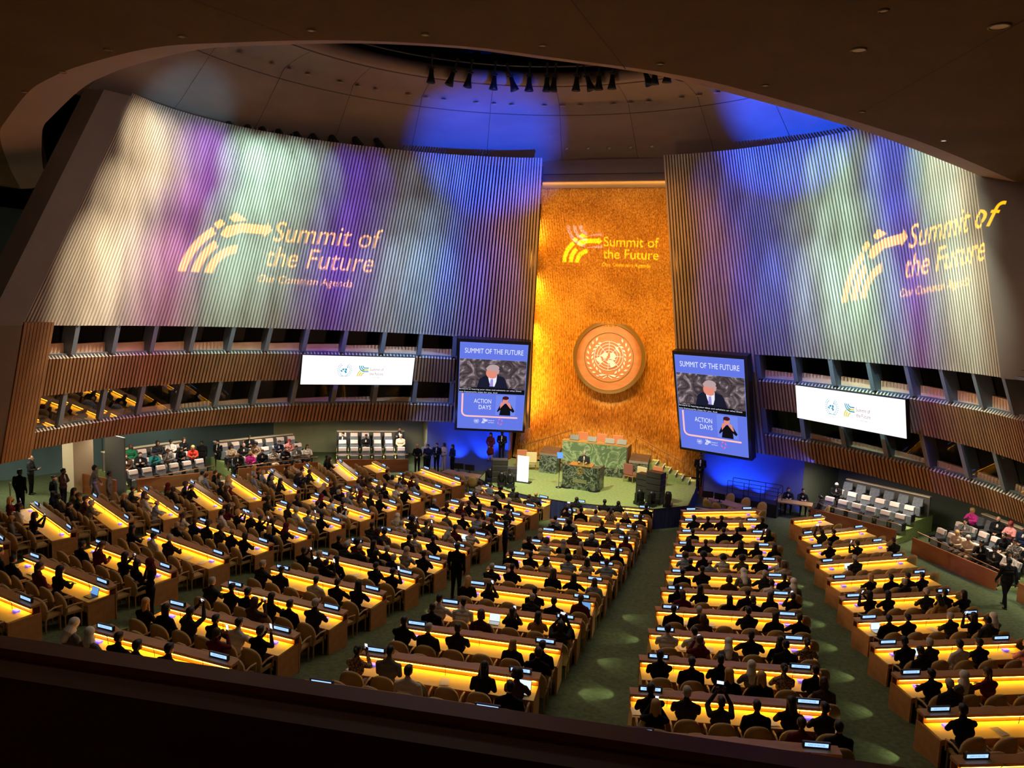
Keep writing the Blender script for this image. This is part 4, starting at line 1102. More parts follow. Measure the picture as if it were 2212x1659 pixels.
# galleries under the booths
for s in (-1, 1):
    for (x, y, zl_) in ((12.6, 5.2, 2.95), (15.3, 3.6, 3.15), (17.8, -0.3, 3.5), (19.3, -4.2, 3.7), (20.6, -8.0, 3.9)):
        if s > 0: p = 75
        else: p = 100
        area('gallery_downlight', (s * x, y, zl_), (s * x, y, 0), (1.0, 0.86, 0.66), p, 0.8, 0.8, 150)
area('corridor_light', (-22.5, -10.5, 4.2), (-22.5, -10.5, 0), (1.0, 0.9, 0.66), 420, 2.0, 4.0)
area('corridor_light', (-23.0, -3.5, 4.0), (-23.0, -3.5, 0), (1.0, 0.9, 0.66), 160, 2.0, 4.0)
area('corridor_light', (22.0, -2.5, 4.0), (22.0, -2.5, 0), (1.0, 0.9, 0.66), 30, 2.0, 4.0)
# dim fills without fixtures, added to lift the aisles, parapet and rear soffit
area('ambient_fill', (0, -11, 20.6), (0, -11, 0), (1.0, 0.80, 0.60), 900, 12, 12)  # added overhead fill standing in for ambient light on aisles and people
area('parapet_fill', (6, -40.5, 14.0), (8, -34, 9.5), (1.0, 0.5, 0.25), 10, 4, 1)  # unseen fill added behind the camera for the parapet's inner face
area('rear_fill', (4, -30, 14.8), (4, -20, 0), (1.0, 0.78, 0.55), 40, 8, 1.5)  # unseen fill added under the soffit, over the rear rows
spot('soffit_glow', (6, -16, 4.0), (6, -27, 15), (1.0, 0.62, 0.35), 60, 120, 0.9, 1.0)

# aisle floor lights at the desk ends
for (x, y) in ((10.9, -5.9), (11.15, -8.0), (11.4, -10.1), (11.6, -12.2), (11.85, -14.4), (12.05, -16.6), (12.3, -18.8), (5.1, -16.6), (5.15, -18.8), (5.2, -21.0), (5.0, -12.6), (-6.6, -16.9), (-6.7, -19.1), (-6.85, -21.2), (-0.6, -15.3), (6.1, -14.5), (6.2, -18.6)):
    z = zfl(x, y); dx = -0.7 if x in (10.9, 11.15, 11.4, 11.6, 11.85, 12.05, 12.3, 6.1, 6.2) else 0.7
    spot('aisle_light', (x - dx * 0.05, y, z + 0.32), (x + dx, y - 0.1, z), (0.95, 1.0, 0.55), 9, 80, 0.2, 0.02)
import numpy as np
# ------------------------------------------------------------------ people
def vox(prims, size, name, mats, dec=None, smooth=True):
    """prims: ('c', p0, r0, p1, r1, mat) tapered capsule or ('e', centre, (rx,ry,rz), mat[, rotM]) ellipsoid; one continuous surface"""
    bm = bmesh.new()
    for p in prims:
        if p[0] == 'c':
            a = Vector(p[1]); b = Vector(p[3]); n = 12
            d = (b - a); L = d.length
            d = d.normalized() if L > 1e-6 else Vector((0, 0, 1))
            u = d.orthogonal().normalized(); w_ = d.cross(u)
            rings = []
            for q, c, r in [(-1, a, p[2]), (-.6, a, p[2]), (0, a, p[2]), (0, b, p[4]), (.6, b, p[4]), (1, b, p[4])]:
                rr = r * math.sqrt(max(0.0, 1 - q * q)); cc = c + d * (q * r)
                if abs(q) == 1: rings.append([bm.verts.new(cc)])
                else: rings.append([bm.verts.new(cc + (u * math.cos(2 * PI * k / n) + w_ * math.sin(2 * PI * k / n)) * rr) for k in range(n)])
            for A, B in zip(rings[:-1], rings[1:]):
                for k in range(n):
                    k2 = (k + 1) % n
                    if len(A) == 1: bm.faces.new((A[0], B[k2], B[k]))
                    elif len(B) == 1: bm.faces.new((A[k], A[k2], B[0]))
                    else: bm.faces.new((A[k], A[k2], B[k2], B[k]))
        else:
            r = bmesh.ops.create_uvsphere(bm, u_segments=20, v_segments=14, radius=1.0)
            for v in r['verts']:
                c = Vector((v.co.x * p[2][0], v.co.y * p[2][1], v.co.z * p[2][2]))
                if len(p) > 4: c = p[4] @ c
                v.co = c + Vector(p[1])
    bmesh.ops.recalc_face_normals(bm, faces=bm.faces)
    me = bpy.data.meshes.new('tmp'); bm.to_mesh(me); bm.free()
    ob = bpy.data.objects.new('tmp', me); COL.objects.link(ob)
    m = ob.modifiers.new('r', 'REMESH'); m.mode = 'VOXEL'; m.voxel_size = size; m.use_smooth_shade = smooth
    s = ob.modifiers.new('s', 'SMOOTH'); s.factor = 0.5; s.iterations = 2
    if dec:
        d_ = ob.modifiers.new('d', 'DECIMATE'); d_.ratio = dec
    dg = bpy.context.evaluated_depsgraph_get()
    out = bpy.data.meshes.new_from_object(ob.evaluated_get(dg)); out.name = name
    bpy.data.objects.remove(ob); bpy.data.meshes.remove(me)
    out.materials.clear()
    for mt in mats: out.materials.append(mt)
    # paint each face with the material of the nearest shape
    nf = len(out.polygons)
    cen = np.empty(nf * 3); out.polygons.foreach_get('center', cen); cen = cen.reshape(-1, 3)
    best = np.full(nf, 1e9); idx = np.zeros(nf, dtype=np.int32)
    for p in prims:
        if p[0] == 'c':
            a = np.array(p[1], float); b = np.array(p[3], float); ab = b - a; L2 = max(ab @ ab, 1e-9)
            t = np.clip(((cen - a) @ ab) / L2, 0, 1); dd = np.linalg.norm(cen - (a + t[:, None] * ab), axis=1) - (p[2] + (p[4] - p[2]) * t); mi = p[5]
        else:
            q = cen - np.array(p[1], float)
            if len(p) > 4: q = q @ np.array(p[4])
            r = np.array(p[2], float); e = np.linalg.norm(q / r, axis=1); dd = (e - 1) * r.min(); mi = p[3]
        if mi in (4, 5): dd = dd - 0.004
        k = dd < best; best[k] = dd[k]; idx[k] = mi
    out.polygons.foreach_set('material_index', idx)
    out.polygons.foreach_set('use_smooth', np.ones(nf, dtype=bool))
    out.update()
    return out

SK, TOP, BOT, SHO, SHI, EYE = 0, 1, 2, 3, 4, 5
def hand(w_, dirv, palm_n, s, curl=0.4, grip=False):
    """palm, four fingers of different lengths and a thumb"""
    w_ = Vector(w_); d = Vector(dirv).normalized(); n = Vector(palm_n).normalized(); side = d.cross(n) * s
    P = []; c = w_ + d * 0.045
    P.append(('c', w_, 0.024, w_ + d * 0.03, 0.028, SK)); P.append(('c', c - side * 0.018, 0.020, c + side * 0.018, 0.020, SK))
    P.append(('c', c + d * 0.02 - side * 0.026, 0.014, c + d * 0.02 + side * 0.026, 0.014, SK))
    for i, (o, L) in enumerate(((-0.030, 0.062), (-0.010, 0.074), (0.011, 0.068), (0.030, 0.052))):
        a = c + d * 0.030 + side * o; cv = curl * (1 + 0.15 * i)
        b = a + (d * math.cos(cv) + n * math.sin(cv)) * L * 0.55
        e = b + (d * math.cos(cv * 2.2) + n * math.sin(cv * 2.2)) * L * 0.5
        P.append(('c', a, 0.0098, b, 0.009, SK)); P.append(('c', b, 0.009, e, 0.0078, SK))
    a = c - side * 0.030 - d * 0.02; b = a - side * 0.028 + d * 0.022 + n * 0.012; e = b + d * 0.028 + n * 0.012 - side * 0.004
    P.append(('c', a, 0.0125, b, 0.011, SK)); P.append(('c', b, 0.0105, e, 0.009, SK))
    return P
def head(c, yaw=0.0, pitch=0.0):
    c = Vector(c); R = Matrix.Rotation(yaw, 3, 'Z') @ Matrix.Rotation(-pitch, 3, 'X')
    def q(x, y, z): return c + R @ Vector((x, y, z))
    P = [('e', q(0, -0.008, 0.022), (0.080, 0.099, 0.092), SK, R), ('e', q(0, 0.018, -0.035), (0.060, 0.074, 0.075), SK, R),
         ('c', q(-0.02, 0.060, -0.080), 0.026, q(0.02, 0.060, -0.080), 0.026, SK),
         ('c', q(0, 0.090, 0.005), 0.010, q(0, 0.108, -0.030), 0.014, SK), ('c', q(-0.03, 0.078, 0.020), 0.014, q(0.03, 0.078, 0.020), 0.014, SK)]
    for s in (-1, 1):
        P.append(('e', q(s * 0.078, -0.008, -0.008), (0.010, 0.020, 0.032), SK, R))
        P.append(('e', q(s * 0.030, 0.088, 0.002), (0.012, 0.007, 0.006), EYE, R))
    P.append(('e', q(0, 0.090, -0.060), (0.024, 0.008, 0.005), EYE, R))
    return P
def limbs(sh, el, wr, s, hdir, pn, curl, bare=False, thick=1.0):
    m = SK if bare else TOP
    P = [('c', sh, 0.070 * thick, el, 0.054 * thick, TOP), ('c', el, 0.052 * thick, Vector(el).lerp(Vector(wr), 0.92), 0.037 * thick, m)]
    P.append(('c', Vector(el).lerp(Vector(wr), 0.9), 0.026, wr, 0.024, SK))
    return P + hand(wr, hdir, pn, s, curl)
def torso_sit(lean=0.0, w=1.0, female=False):
    y = lambda z: lean * (z - 0.5)
    P = [('c', (-0.10 * w, 0, 0.53), 0.115, (0.10 * w, 0, 0.53), 0.115, BOT), ('c', (-0.06 * w, y(.68), 0.68), 0.105 * w, (0.06 * w, y(.68), 0.68), 0.105 * w, TOP),
         ('c', (-0.09 * w, y(.86), 0.86), 0.108 * w, (0.09 * w, y(.86), 0.86), 0.108 * w, TOP), ('c', (-0.11 * w, y(0.98) - .01, 0.97), 0.092, (0.11 * w, y(0.98) - .01, 0.97), 0.092, TOP),
         ('c', (0, y(1.09) - .01, 1.10), 0.058, (-0.155 * w, y(1.02) - .01, 1.020), 0.062, TOP), ('c', (0, y(1.09) - .01, 1.10), 0.058, (0.155 * w, y(1.02) - .01, 1.020), 0.062, TOP),
         ('c', (0, y(1.05), 1.06), 0.095, (0, y(1.13) + .005, 1.135), 0.066, TOP), ('c', (0, y(1.10), 1.10), 0.050, (0, y(1.2) + 0.015, 1.20), 0.047, SK),
         ('c', (0, y(.9) + .075 * w, 0.93), 0.036, (0, y(1.07) + .052, 1.075), 0.03, SHI)]
    if female: P += [('e', (s * 0.07, y(.92) + 0.085, 0.93), (0.06, 0.05, 0.055), TOP) for s in (-1, 1)]
    return P
def legs_sit(skirt=False, crossed=False, ext=0.0):
    P = []
    for s in (-1, 1):
        k = (s * 0.13, 0.44 + ext * .1, 0.50); an = (s * 0.13, 0.42 + ext, 0.10)
        if crossed and s > 0: k = (0.02, 0.46, 0.60); an = (-0.14, 0.60, 0.28)
        P += [('c', (s * 0.10, 0.02, 0.53), 0.095, k, 0.062, BOT), ('c', k, 0.060, an, 0.040, SK if skirt else BOT)]
        A = Vector(an)
        P += [('c', A + V(0, -0.03, -0.05), 0.034, A + V(0, 0.14, -0.065), 0.028, SHO), ('c', A, 0.036, A + V(0, 0, -.05), 0.034, SHO)]
    if skirt: P.append(('c', (0, 0.1, 0.52), 0.13, (0, 0.42, 0.52), 0.10, BOT))
    return P
def pose_sit(kind, female=False):
    w = 0.96 if female else 1.12
    sh = 0.195 * w; P = []
    lean = {'desk': 0.18, 'rest': -0.10, 'phone': 0.05, 'chin': 0.22, 'cross': -0.06, 'down': 0.20, 'wide': 0.12, 'armup': 0.02}[kind]
    yy = lean * 0.53
    P += torso_sit(lean, w, female)
    P += legs_sit(skirt=female and kind in ('rest', 'cross'), crossed=kind in ('cross', 'rest') and not female)
    hy = yy + 0.035; hp = {'desk': 0.05, 'rest': -0.05, 'phone': 0.0, 'chin': 0.10, 'cross': 0.0, 'down': 0.45, 'wide': 0.05, 'armup': -0.12}[kind]
    hyaw = {'desk': 0.1, 'rest': -0.15, 'phone': 0.0, 'chin': -0.2, 'cross': 0.35, 'down': 0.0, 'wide': -0.1, 'armup': 0.1}[kind]
    hc = Vector((0, hy + 0.02 + (0.03 if kind == 'down' else 0), 1.270 - (0.015 if kind == 'down' else 0)))
    P += head(hc, hyaw, hp)
    S = lambda s: Vector((s * sh, yy - 0.005, 1.005))
    if kind in ('desk', 'wide'):
        o = 0.09 if kind == 'wide' else 0.0
        for s in (-1, 1): P += limbs(S(s), (s * (0.245 + o), 0.15 + yy, 0.83), (s * (0.11 + o * .3), 0.38, 0.84), s, (-s * 0.6, 0.8, -0.05), (0, 0, -1), 0.25)
    elif kind == 'rest':
        for s in (-1, 1): P += limbs(S(s), (s * 0.26, 0.0, 0.77), (s * 0.06, 0.24, 0.66), s, (-s * 0.8, 0.5, -0.1), (0, 0, -1), 0.5)
    elif kind == 'phone':
        P += limbs(S(1), (0.24, 0.20, 0.90), (0.06, 0.36, 1.12), 1, (-0.1, 0.25, 0.95), (0, -1, 0.1), 0.5)
        P += limbs(S(-1), (-0.24, 0.20, 0.90), (-0.07, 0.36, 1.12), -1, (0.1, 0.25, 0.95), (0, -1, 0.1), 0.5)
    elif kind == 'armup':
        P += limbs(S(1), (0.25, 0.22, 1.12), (0.12, 0.33, 1.36), 1, (-0.1, 0.2, 0.95), (0, -1, 0.1), 0.5)
        P += limbs(S(-1), (-0.25, 0.22, 1.10), (-0.04, 0.35, 1.34), -1, (0.1, 0.25, 0.95), (0, -1, 0.1), 0.5)
    elif kind == 'chin':
        P += limbs(S(1), (0.20, 0.30, 0.84), (0.06, 0.22, 1.10), 1, (-0.3, -0.15, 0.9), (-0.5, -0.8, 0), 0.9)
        P += limbs(S(-1), (-0.25, 0.22, 0.84), (-0.02, 0.38, 0.83), -1, (0.9, 0.3, 0), (0, 0, -1), 0.2)
    elif kind == 'cross':
        P += limbs(S(1), (0.26, 0.06, 0.80), (-0.06, 0.20, 0.84), 1, (-0.95, 0.1, 0.1), (0, -1, 0), 0.3)
        P += limbs(S(-1), (-0.26, 0.06, 0.80), (0.06, 0.17, 0.80), -1, (0.95, 0.1, 0.1), (0, -1, 0), 0.3)
    elif kind == 'down':
        for s in (-1, 1): P += limbs(S(s), (s * 0.24, 0.14, 0.80), (s * 0.07, 0.36, 0.76), s, (-s * 0.3, 0.75, 0.4), (0, 0, 1), 0.5)
    return P, hc, hyaw, hp
def pose_stand(kind, female=False):
    w = 0.95 if female else 1.15; P = []; Hh = 1.0
    P += [('c', (-0.085 * w, 0, 0.94), 0.105, (0.085 * w, 0, 0.94), 0.105, BOT if not kind == 'dress' else TOP), ('c', (-0.06 * w, 0, 1.10), 0.10 * w, (0.06 * w, 0, 1.10), 0.10 * w, TOP),
          ('c', (-0.09 * w, 0, 1.28), 0.108 * w, (0.09 * w, 0, 1.28), 0.108 * w, TOP), ('c', (-0.11 * w, -0.01, 1.38), 0.09, (0.11 * w, -0.01, 1.38), 0.09, TOP), ('c', (0, -.01, 1.50), 0.056, (-0.16 * w, -.01, 1.43), 0.060, TOP), ('c', (0, -.01, 1.50), 0.056, (0.16 * w, -.01, 1.43), 0.060, TOP),
          ('c', (0, 0, 1.46), 0.09, (0, 0.01, 1.54), 0.064, TOP), ('c', (0, 0, 1.50), 0.050, (0, 0.015, 1.60), 0.047, SK), ('c', (0, 0.088 * w, 1.22), 0.032, (0, 0.062, 1.48), 0.036, SHI)]
    if kind == 'suit_jacket' or True:
        P.append(('c', (-0.085 * w, 0, 0.98), 0.115, (0.085 * w, 0, 0.98), 0.115, TOP)) if not female else None
    P = [p for p in P if p]
    st = 0.22 if kind == 'walk' else 0.0
    for s in (-1, 1):
        hp_ = (s * 0.09, 0, 0.92); k = (s * 0.10, 0.02 + s * st * 0.6, 0.50); an = (s * 0.11, -0.01 + s * st, 0.09)
        if kind == 'dress':
            P += [('c', hp_, 0.09, k, 0.06, SK), ('c', k, 0.052, an, 0.034, SK)]
        else: P += [('c', hp_, 0.098, k, 0.066, BOT), ('c', k, 0.062, an, 0.046, BOT)]
        A = Vector(an); P += [('c', A + V(0, -0.04, -0.05), 0.036, A + V(0, 0.14, -0.06), 0.030, SHO)]
    if kind == 'dress':
        P += [('c', (0, 0, 0.95), 0.15, (0, 0, 0.72), 0.19, TOP), ('c', (-0.06, 0, 0.70), 0.16, (0.06, 0, 0.58), 0.19, TOP), ('c', (-0.07, 0, 0.58), 0.17, (0.07, 0, 0.52), 0.17, TOP)]
    hc = Vector((0, 0.03, 1.665)); P += head(hc, 0.0, 0.0)
    S = lambda s: Vector((s * 0.19 * w, -0.005, 1.44))
    if kind in ('stand', 'walk'):
        for s in (-1, 1): P += limbs(S(s), (s * 0.25, -0.03 - s * st * .4, 1.16), (s * 0.25, 0.05 - s * st * .8, 0.91), s, (0, 0.1, -1), (-s, 0.2, 0), 0.35)
    elif kind in ('front', 'dress'):
        for s in (-1, 1): P += limbs(S(s), (s * 0.27, 0.02, 1.16), (s * 0.05, 0.19, 1.04 if kind == 'front' else 0.96), s, (-s * 0.7, 0.1, -0.5), (0, -1, 0), 0.5)
    elif kind == 'fold':
        P += limbs(S(1), (0.26, 0.08, 1.18), (-0.05, 0.20, 1.24), 1, (-0.95, 0, 0.1), (0, -1, 0), 0.3)
        P += limbs(S(-1), (-0.26, 0.08, 1.18), (0.05, 0.17, 1.20), -1, (0.95, 0, 0.1), (0, -1, 0), 0.3)
    elif kind == 'read':
        for s in (-1, 1): P += limbs(S(s), (s * 0.26, 0.06, 1.17), (s * 0.09, 0.30, 1.16), s, (-s * 0.3, 0.85, 0.3), (0, 0, 1), 0.5)
    elif kind == 'speak':
        for s in (-1, 1): P += limbs(S(s), (s * 0.29, 0.10, 1.18), (s * 0.20, 0.32, 1.26), s, (-s * 0.2, 0.9, 0.0), (0, 0, -1), 0.3)
    return P, hc, 0.0, 0.0

pm = [mat('skin', (0.4, 0.2, 0.12)), mat('cloth', (0.02, 0.02, 0.02)), mat('trousers', (0.02, 0.02, 0.02)), mat('shoes', (0.01, 0.01, 0.01)), mat('shirt', (0.6, 0.6, 0.6)), mat('eye_lip', (0.10, 0.035, 0.03))]
BODY = {}
for kd in ('desk', 'rest', 'phone', 'chin', 'cross', 'down', 'wide', 'armup'):
    for fem in (False, True):
        P, hc, hy, hp = pose_sit(kd, fem)
        BODY[(kd, fem)] = (vox(P, 0.0105, 'person_body', pm, 0.55), hc, hy, hp)
for kd in ('stand', 'walk', 'front', 'fold', 'read', 'speak', 'dress'):
    for fem in ((True,) if kd == 'dress' else (False,) if kd in ('speak', 'walk', 'fold') else (False, True)):
        P, hc, hy, hp = pose_stand(kd, fem)
        BODY[(kd, fem)] = (vox(P, 0.0105, 'person_body', pm, 0.6), hc, hy, hp)
# hair, modelled around the head centre
def hair_mesh(kind):
    H = {'short': [('e', (0, -0.018, 0.040), (0.084, 0.096, 0.086), 0), ('e', (0, -0.060, -0.010), (0.070, 0.050, 0.060), 0), ('e', (0, 0.040, 0.088), (0.062, 0.045, 0.030), 0)],
         'curly': [('e', (0, -0.02, 0.05), (0.12, 0.12, 0.105), 0), ('e', (0.06, -0.05, 0.0), (0.07, 0.07, 0.08), 0), ('e', (-0.06, -0.05, 0.0), (0.07, 0.07, 0.08), 0)],
         'long': [('e', (0, -0.018, 0.040), (0.088, 0.100, 0.088), 0), ('c', (0, -0.06, 0.0), 0.072, (0, -0.085, -0.20), 0.050, 0), ('c', (0.055, -0.03, 0.01), 0.040, (0.092, -0.05, -0.19), 0.026, 0), ('c', (-0.055, -0.03, 0.01), 0.040, (-0.092, -0.05, -0.19), 0.026, 0)],
         'bob': [('e', (0, -0.018, 0.040), (0.090, 0.100, 0.088), 0), ('c', (0, -0.06, 0.0), 0.078, (0, -0.065, -0.08), 0.062, 0), ('c', (0.06, -0.02, 0.01), 0.042, (0.07, -0.02, -0.09), 0.035, 0), ('c', (-0.06, -0.02, 0.01), 0.042, (-0.07, -0.02, -0.09), 0.035, 0)],
         'bun': [('e', (0, -0.018, 0.040), (0.084, 0.098, 0.086), 0), ('e', (0, -0.06, -0.01), (0.068, 0.05, 0.055), 0), ('e', (0, -0.125, 0.05), (0.042, 0.042, 0.042), 0)],
         'ponytail': [('e', (0, -0.018, 0.040), (0.085, 0.098, 0.086), 0), ('e', (0, -0.06, -0.01), (0.068, 0.05, 0.055), 0), ('c', (0, -0.115, 0.03), 0.030, (0, -0.14, -0.20), 0.022, 0)],
         'balding': [('c', (-0.072, -0.03, -0.01), 0.022, (0, -0.098, -0.005), 0.026, 0), ('c', (0.072, -0.03, -0.01), 0.022, (0, -0.098, -0.005), 0.026, 0), ('c', (-0.06, -0.05, -0.04), 0.022, (0.06, -0.05, -0.04), 0.022, 0)],
         'headscarf': [('e', (0, -0.022, 0.030), (0.096, 0.108, 0.104), 0), ('c', (0, -0.045, -0.04), 0.085, (0, -0.06, -0.18), 0.115, 0), ('c', (0.05, 0.01, -0.13), 0.05, (-0.05, 0.02, -0.16), 0.055, 0), ('c', (0, -0.09, -0.15), 0.08, (0, -0.11, -0.34), 0.075, 0)],
         'flat_cap': [('e', (0, -0.01, 0.070), (0.096, 0.110, 0.052), 0), ('e', (0, 0.075, 0.052), (0.07, 0.05, 0.012), 0)],
         'turban': [('e', (0, -0.01, 0.075), (0.112, 0.118, 0.078), 0), ('e', (0, -0.03, 0.035), (0.105, 0.10, 0.05), 0)]}[kind]
    H = [(h[0], h[1], tuple(q * 1.08 for q in h[2]), h[3]) if h[0] == 'e' else ('c', h[1], h[2] * 1.08, h[3], h[4] * 1.08, h[5]) for h in H]
    return vox(H, 0.010, 'hair_' + kind, [mat('hair_base', (0.01, 0.008, 0.006))], 0.6)
HAIR = {k: hair_mesh(k) for k in ('short', 'curly', 'long', 'bob', 'bun', 'ponytail', 'balding', 'headscarf', 'flat_cap', 'turban')}
SKINS = [mat('skin_tone', c, 0.55) for c in ((0.62, 0.36, 0.25), (0.50, 0.27, 0.17), (0.34, 0.17, 0.095), (0.16, 0.075, 0.045), (0.075, 0.036, 0.022))]
HCOL = {'black': mat('hair_black', (0.008, 0.007, 0.007), 0.5), 'brown': mat('hair_brown', (0.055, 0.025, 0.012), 0.5), 'grey': mat('hair_grey', (0.42, 0.40, 0.37), 0.6), 'blond': mat('hair_blond', (0.55, 0.33, 0.12), 0.5), 'white': mat('cloth_white', (0.75, 0.72, 0.68), 0.8), 'red': mat('cloth_red', (0.30, 0.02, 0.03), 0.8)}
TOPS = {'black': (0.008, 0.008, 0.010), 'charcoal': (0.025, 0.025, 0.028), 'navy': (0.010, 0.016, 0.045), 'brown': (0.07, 0.035, 0.02), 'grey': (0.16, 0.15, 0.145), 'white': (0.72, 0.68, 0.64), 'beige': (0.55, 0.42, 0.30),
        'pale blue': (0.30, 0.36, 0.48), 'maroon': (0.12, 0.012, 0.02), 'pink': (0.72, 0.30, 0.30), 'magenta': (0.80, 0.06, 0.42), 'green': (0.015, 0.16, 0.07), 'teal': (0.02, 0.22, 0.24), 'orange': (0.62, 0.20, 0.05), 'red': (0.62, 0.05, 0.03), 'mustard': (0.35, 0.20, 0.04), 'olive': (0.12, 0.10, 0.04)}
TM = {k: mat('cloth_' + k.replace(' ', '_'), c, 0.85, spec=0.2) for k, c in TOPS.items()}
TM['patterned'] = noisy('cloth_patterned', (0.10, 0.04, 0.02), (0.45, 0.32, 0.20), (28, 28, 28), 0.85, lo=0.47, hi=0.53)
TM['spotted'] = noisy('cloth_spotted', (0.02, 0.02, 0.02), (0.7, 0.66, 0.6), (34, 34, 34), 0.85, lo=0.49, hi=0.52)
SHOE = mat('shoe_black', (0.006, 0.006, 0.006), 0.4)

def person(loc, rz, kind, fem, top, bottom, hair, hcol, skin, label, grp=None, shirt=None, name='person', sc=1.0):
    me, hc, hy, hp = BODY[(kind, fem)] if (kind, fem) in BODY else BODY[(kind, not fem)]
    o = bpy.data.objects.new(name, me); COL.objects.link(o)
    o.location = loc; o.rotation_euler = (0, 0, rz); o.scale = (sc, sc, sc)
    ms = [SKINS[skin], TM[top], TM[bottom], SHOE, TM[shirt] if shirt else TM[top], pm[5]]
    for i, m_ in enumerate(ms):
        o.material_slots[i].link = 'OBJECT'; o.material_slots[i].material = m_
    if label: tag(o, label, 'person', grp)
    if hair:
        h = bpy.data.objects.new('hair' if hair not in ('headscarf', 'flat_cap', 'turban') else hair, HAIR[hair]); COL.objects.link(h); h.parent = o
        h.location = hc; h.rotation_euler = (-hp, 0, hy)
        h.material_slots[0].link = 'OBJECT'; h.material_slots[0].material = HCOL.get(hcol) or TM[hcol]
    return o
# ------------------------------------------------------------------ delegates' desks
DESK = {"Z":[[-12.41,2.14,-10.91,1.01],[-14.17,1.23,-11.21,-1.48],[-14.86,-1.02,-11.59,-3.63],[-15.47,-3.3,-11.94,-5.8],[-16.0,-5.61,-12.26,-7.99],[-16.45,-7.95,-12.54,-10.21],[-16.82,-10.32,-12.79,-12.44],[-17.11,-12.71,-13.0,-14.69],[-17.32,-15.14,-13.17,-16.96],[-17.45,-17.59,-13.32,-19.25]],"A":[[-9.25,2.07,-6.04,0.28],[-9.62,-0.13,-6.17,-1.85],[-9.95,-2.34,-6.29,-3.97],[-10.25,-4.54,-6.42,-6.09],[-10.51,-6.75,-6.54,-8.2],[-10.73,-8.97,-6.66,-10.32],[-10.92,-11.18,-6.78,-12.43],[-11.08,-13.4,-6.9,-14.53],[-11.2,-15.62,-7.01,-16.64],[-11.28,-17.84,-7.13,-18.74],[-11.33,-20.06,-7.24,-20.84],[-11.34,-22.29,-7.35,-22.94]],"B":[[-4.68,-0.19,-0.72,-1.12],[-4.76,-2.23,-0.75,-3.1],[-4.82,-4.28,-0.78,-5.09],[-4.88,-6.35,-0.81,-7.09],[-4.93,-8.43,-0.85,-9.1],[-4.98,-10.52,-0.88,-11.12],[-5.02,-12.63,-0.91,-13.15],[-5.04,-14.75,-0.94,-15.19],[-5.07,-16.88,-0.96,-17.24],[-5.08,-19.03,-0.99,-19.3],[-5.09,-21.19,-1.02,-21.37],[-5.09,-23.36,-1.05,-23.45]],"C":[[0.32,-1.04,4.17,-0.44],[0.38,-2.98,4.24,-2.42],[0.43,-4.94,4.31,-4.42],[0.48,-6.92,4.38,-6.43],[0.52,-8.92,4.45,-8.45],[0.56,-10.95,4.51,-10.49],[0.59,-13.0,4.57,-12.54],[0.62,-15.06,4.64,-14.59],[0.64,-17.15,4.7,-16.66],[0.65,-19.26,4.76,-18.75],[0.66,-21.39,4.82,-20.84],[0.67,-23.54,4.87,-22.95]],"D":[[5.54,0.08,8.73,1.96],[5.66,-1.94,9.05,-0.19],[5.78,-3.97,9.35,-2.34],[5.9,-6.0,9.61,-4.48],[6.01,-8.04,9.85,-6.62],[6.13,-10.09,10.07,-8.75],[6.26,-12.15,10.25,-10.89],[6.38,-14.21,10.41,-13.02],[6.5,-16.28,10.54,-15.14],[6.62,-18.36,10.64,-17.27],[6.75,-20.45,10.72,-19.39],[6.88,-22.54,10.77,-21.5]],"E":[[10.46,1.02,11.89,2.31],[10.74,-1.5,13.57,1.1],[11.0,-3.6,14.1,-1.08],[11.25,-5.71,14.58,-3.27],[11.5,-7.82,15.01,-5.47],[11.74,-9.93,15.38,-7.68],[11.97,-12.06,15.7,-9.9],[12.2,-14.18,15.97,-12.14],[12.42,-16.31,16.19,-14.38],[12.63,-18.44,16.35,-16.63],[12.84,-20.58,16.47,-18.89]]}
BN = {'Z': 'far left block', 'A': 'second block from left', 'B': 'block left of centre aisle', 'C': 'block right of centre aisle', 'D': 'second block from right', 'E': 'far right block'}
C0 = Vector((9.10873, -35.66667, 10.7781))
def px(p):
    d = Vector(p) - C0; z = d.dot(Fv)
    return (1106 + 1631.34 * d.dot(Rv) / z, 829.5 - 1631.34 * d.dot(Uv) / z) if z > 0.1 else (-9999, 0)
def seen(p, m=40, below=25):
    x, y = px(p)
    return -m < x < 2212 + m and y < 1386 + 0.1525 * x + below and y < 1659 + below

_dm = {}
def desk_parts(L):
    key = round(L, 2)
    if key in _dm: return _dm[key]
    h = L / 2; R = {}
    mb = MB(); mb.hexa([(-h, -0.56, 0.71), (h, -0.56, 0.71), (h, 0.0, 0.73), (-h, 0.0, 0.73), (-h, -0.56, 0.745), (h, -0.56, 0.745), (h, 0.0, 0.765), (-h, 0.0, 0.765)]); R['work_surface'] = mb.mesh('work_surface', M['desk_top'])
    mb = MB(); mb.hexa([(-h - .02, -0.05, 0.90), (h + .02, -0.05, 0.90), (h + .02, 0.22, 0.90), (-h - .02, 0.22, 0.90), (-h - .02, -0.03, 0.95), (h + .02, -0.03, 0.95), (h + .02, 0.22, 0.97), (-h - .02, 0.22, 0.97)]); R['hood'] = mb.mesh('hood', M['desk_wood'])
    mb = MB(); mb.box((0, -0.01, 0.884), (L - 0.1, 0.05, 0.028)); R['strip_light'] = mb.mesh('strip_light', M['strip'])
    mb = MB(); mb.box((0, 0.20, 0.45), (L, 0.03, 0.9)); mb.box((0, 0.02, 0.84), (L, 0.02, 0.14)); R['front_panel'] = mb.mesh('front_panel', M['desk_wood'])
    mb = MB(); mb.box((0, -0.565, 0.68), (L, 0.03, 0.13)); R['apron'] = mb.mesh('apron', M['desk_wood'])
    mb = MB(); mb.box((0, -0.18, 0.36), (0.05, 0.78, 0.72)); R['end_panel'] = mb.mesh('end_panel', M['desk_wood'])
    _dm[key] = R; return R
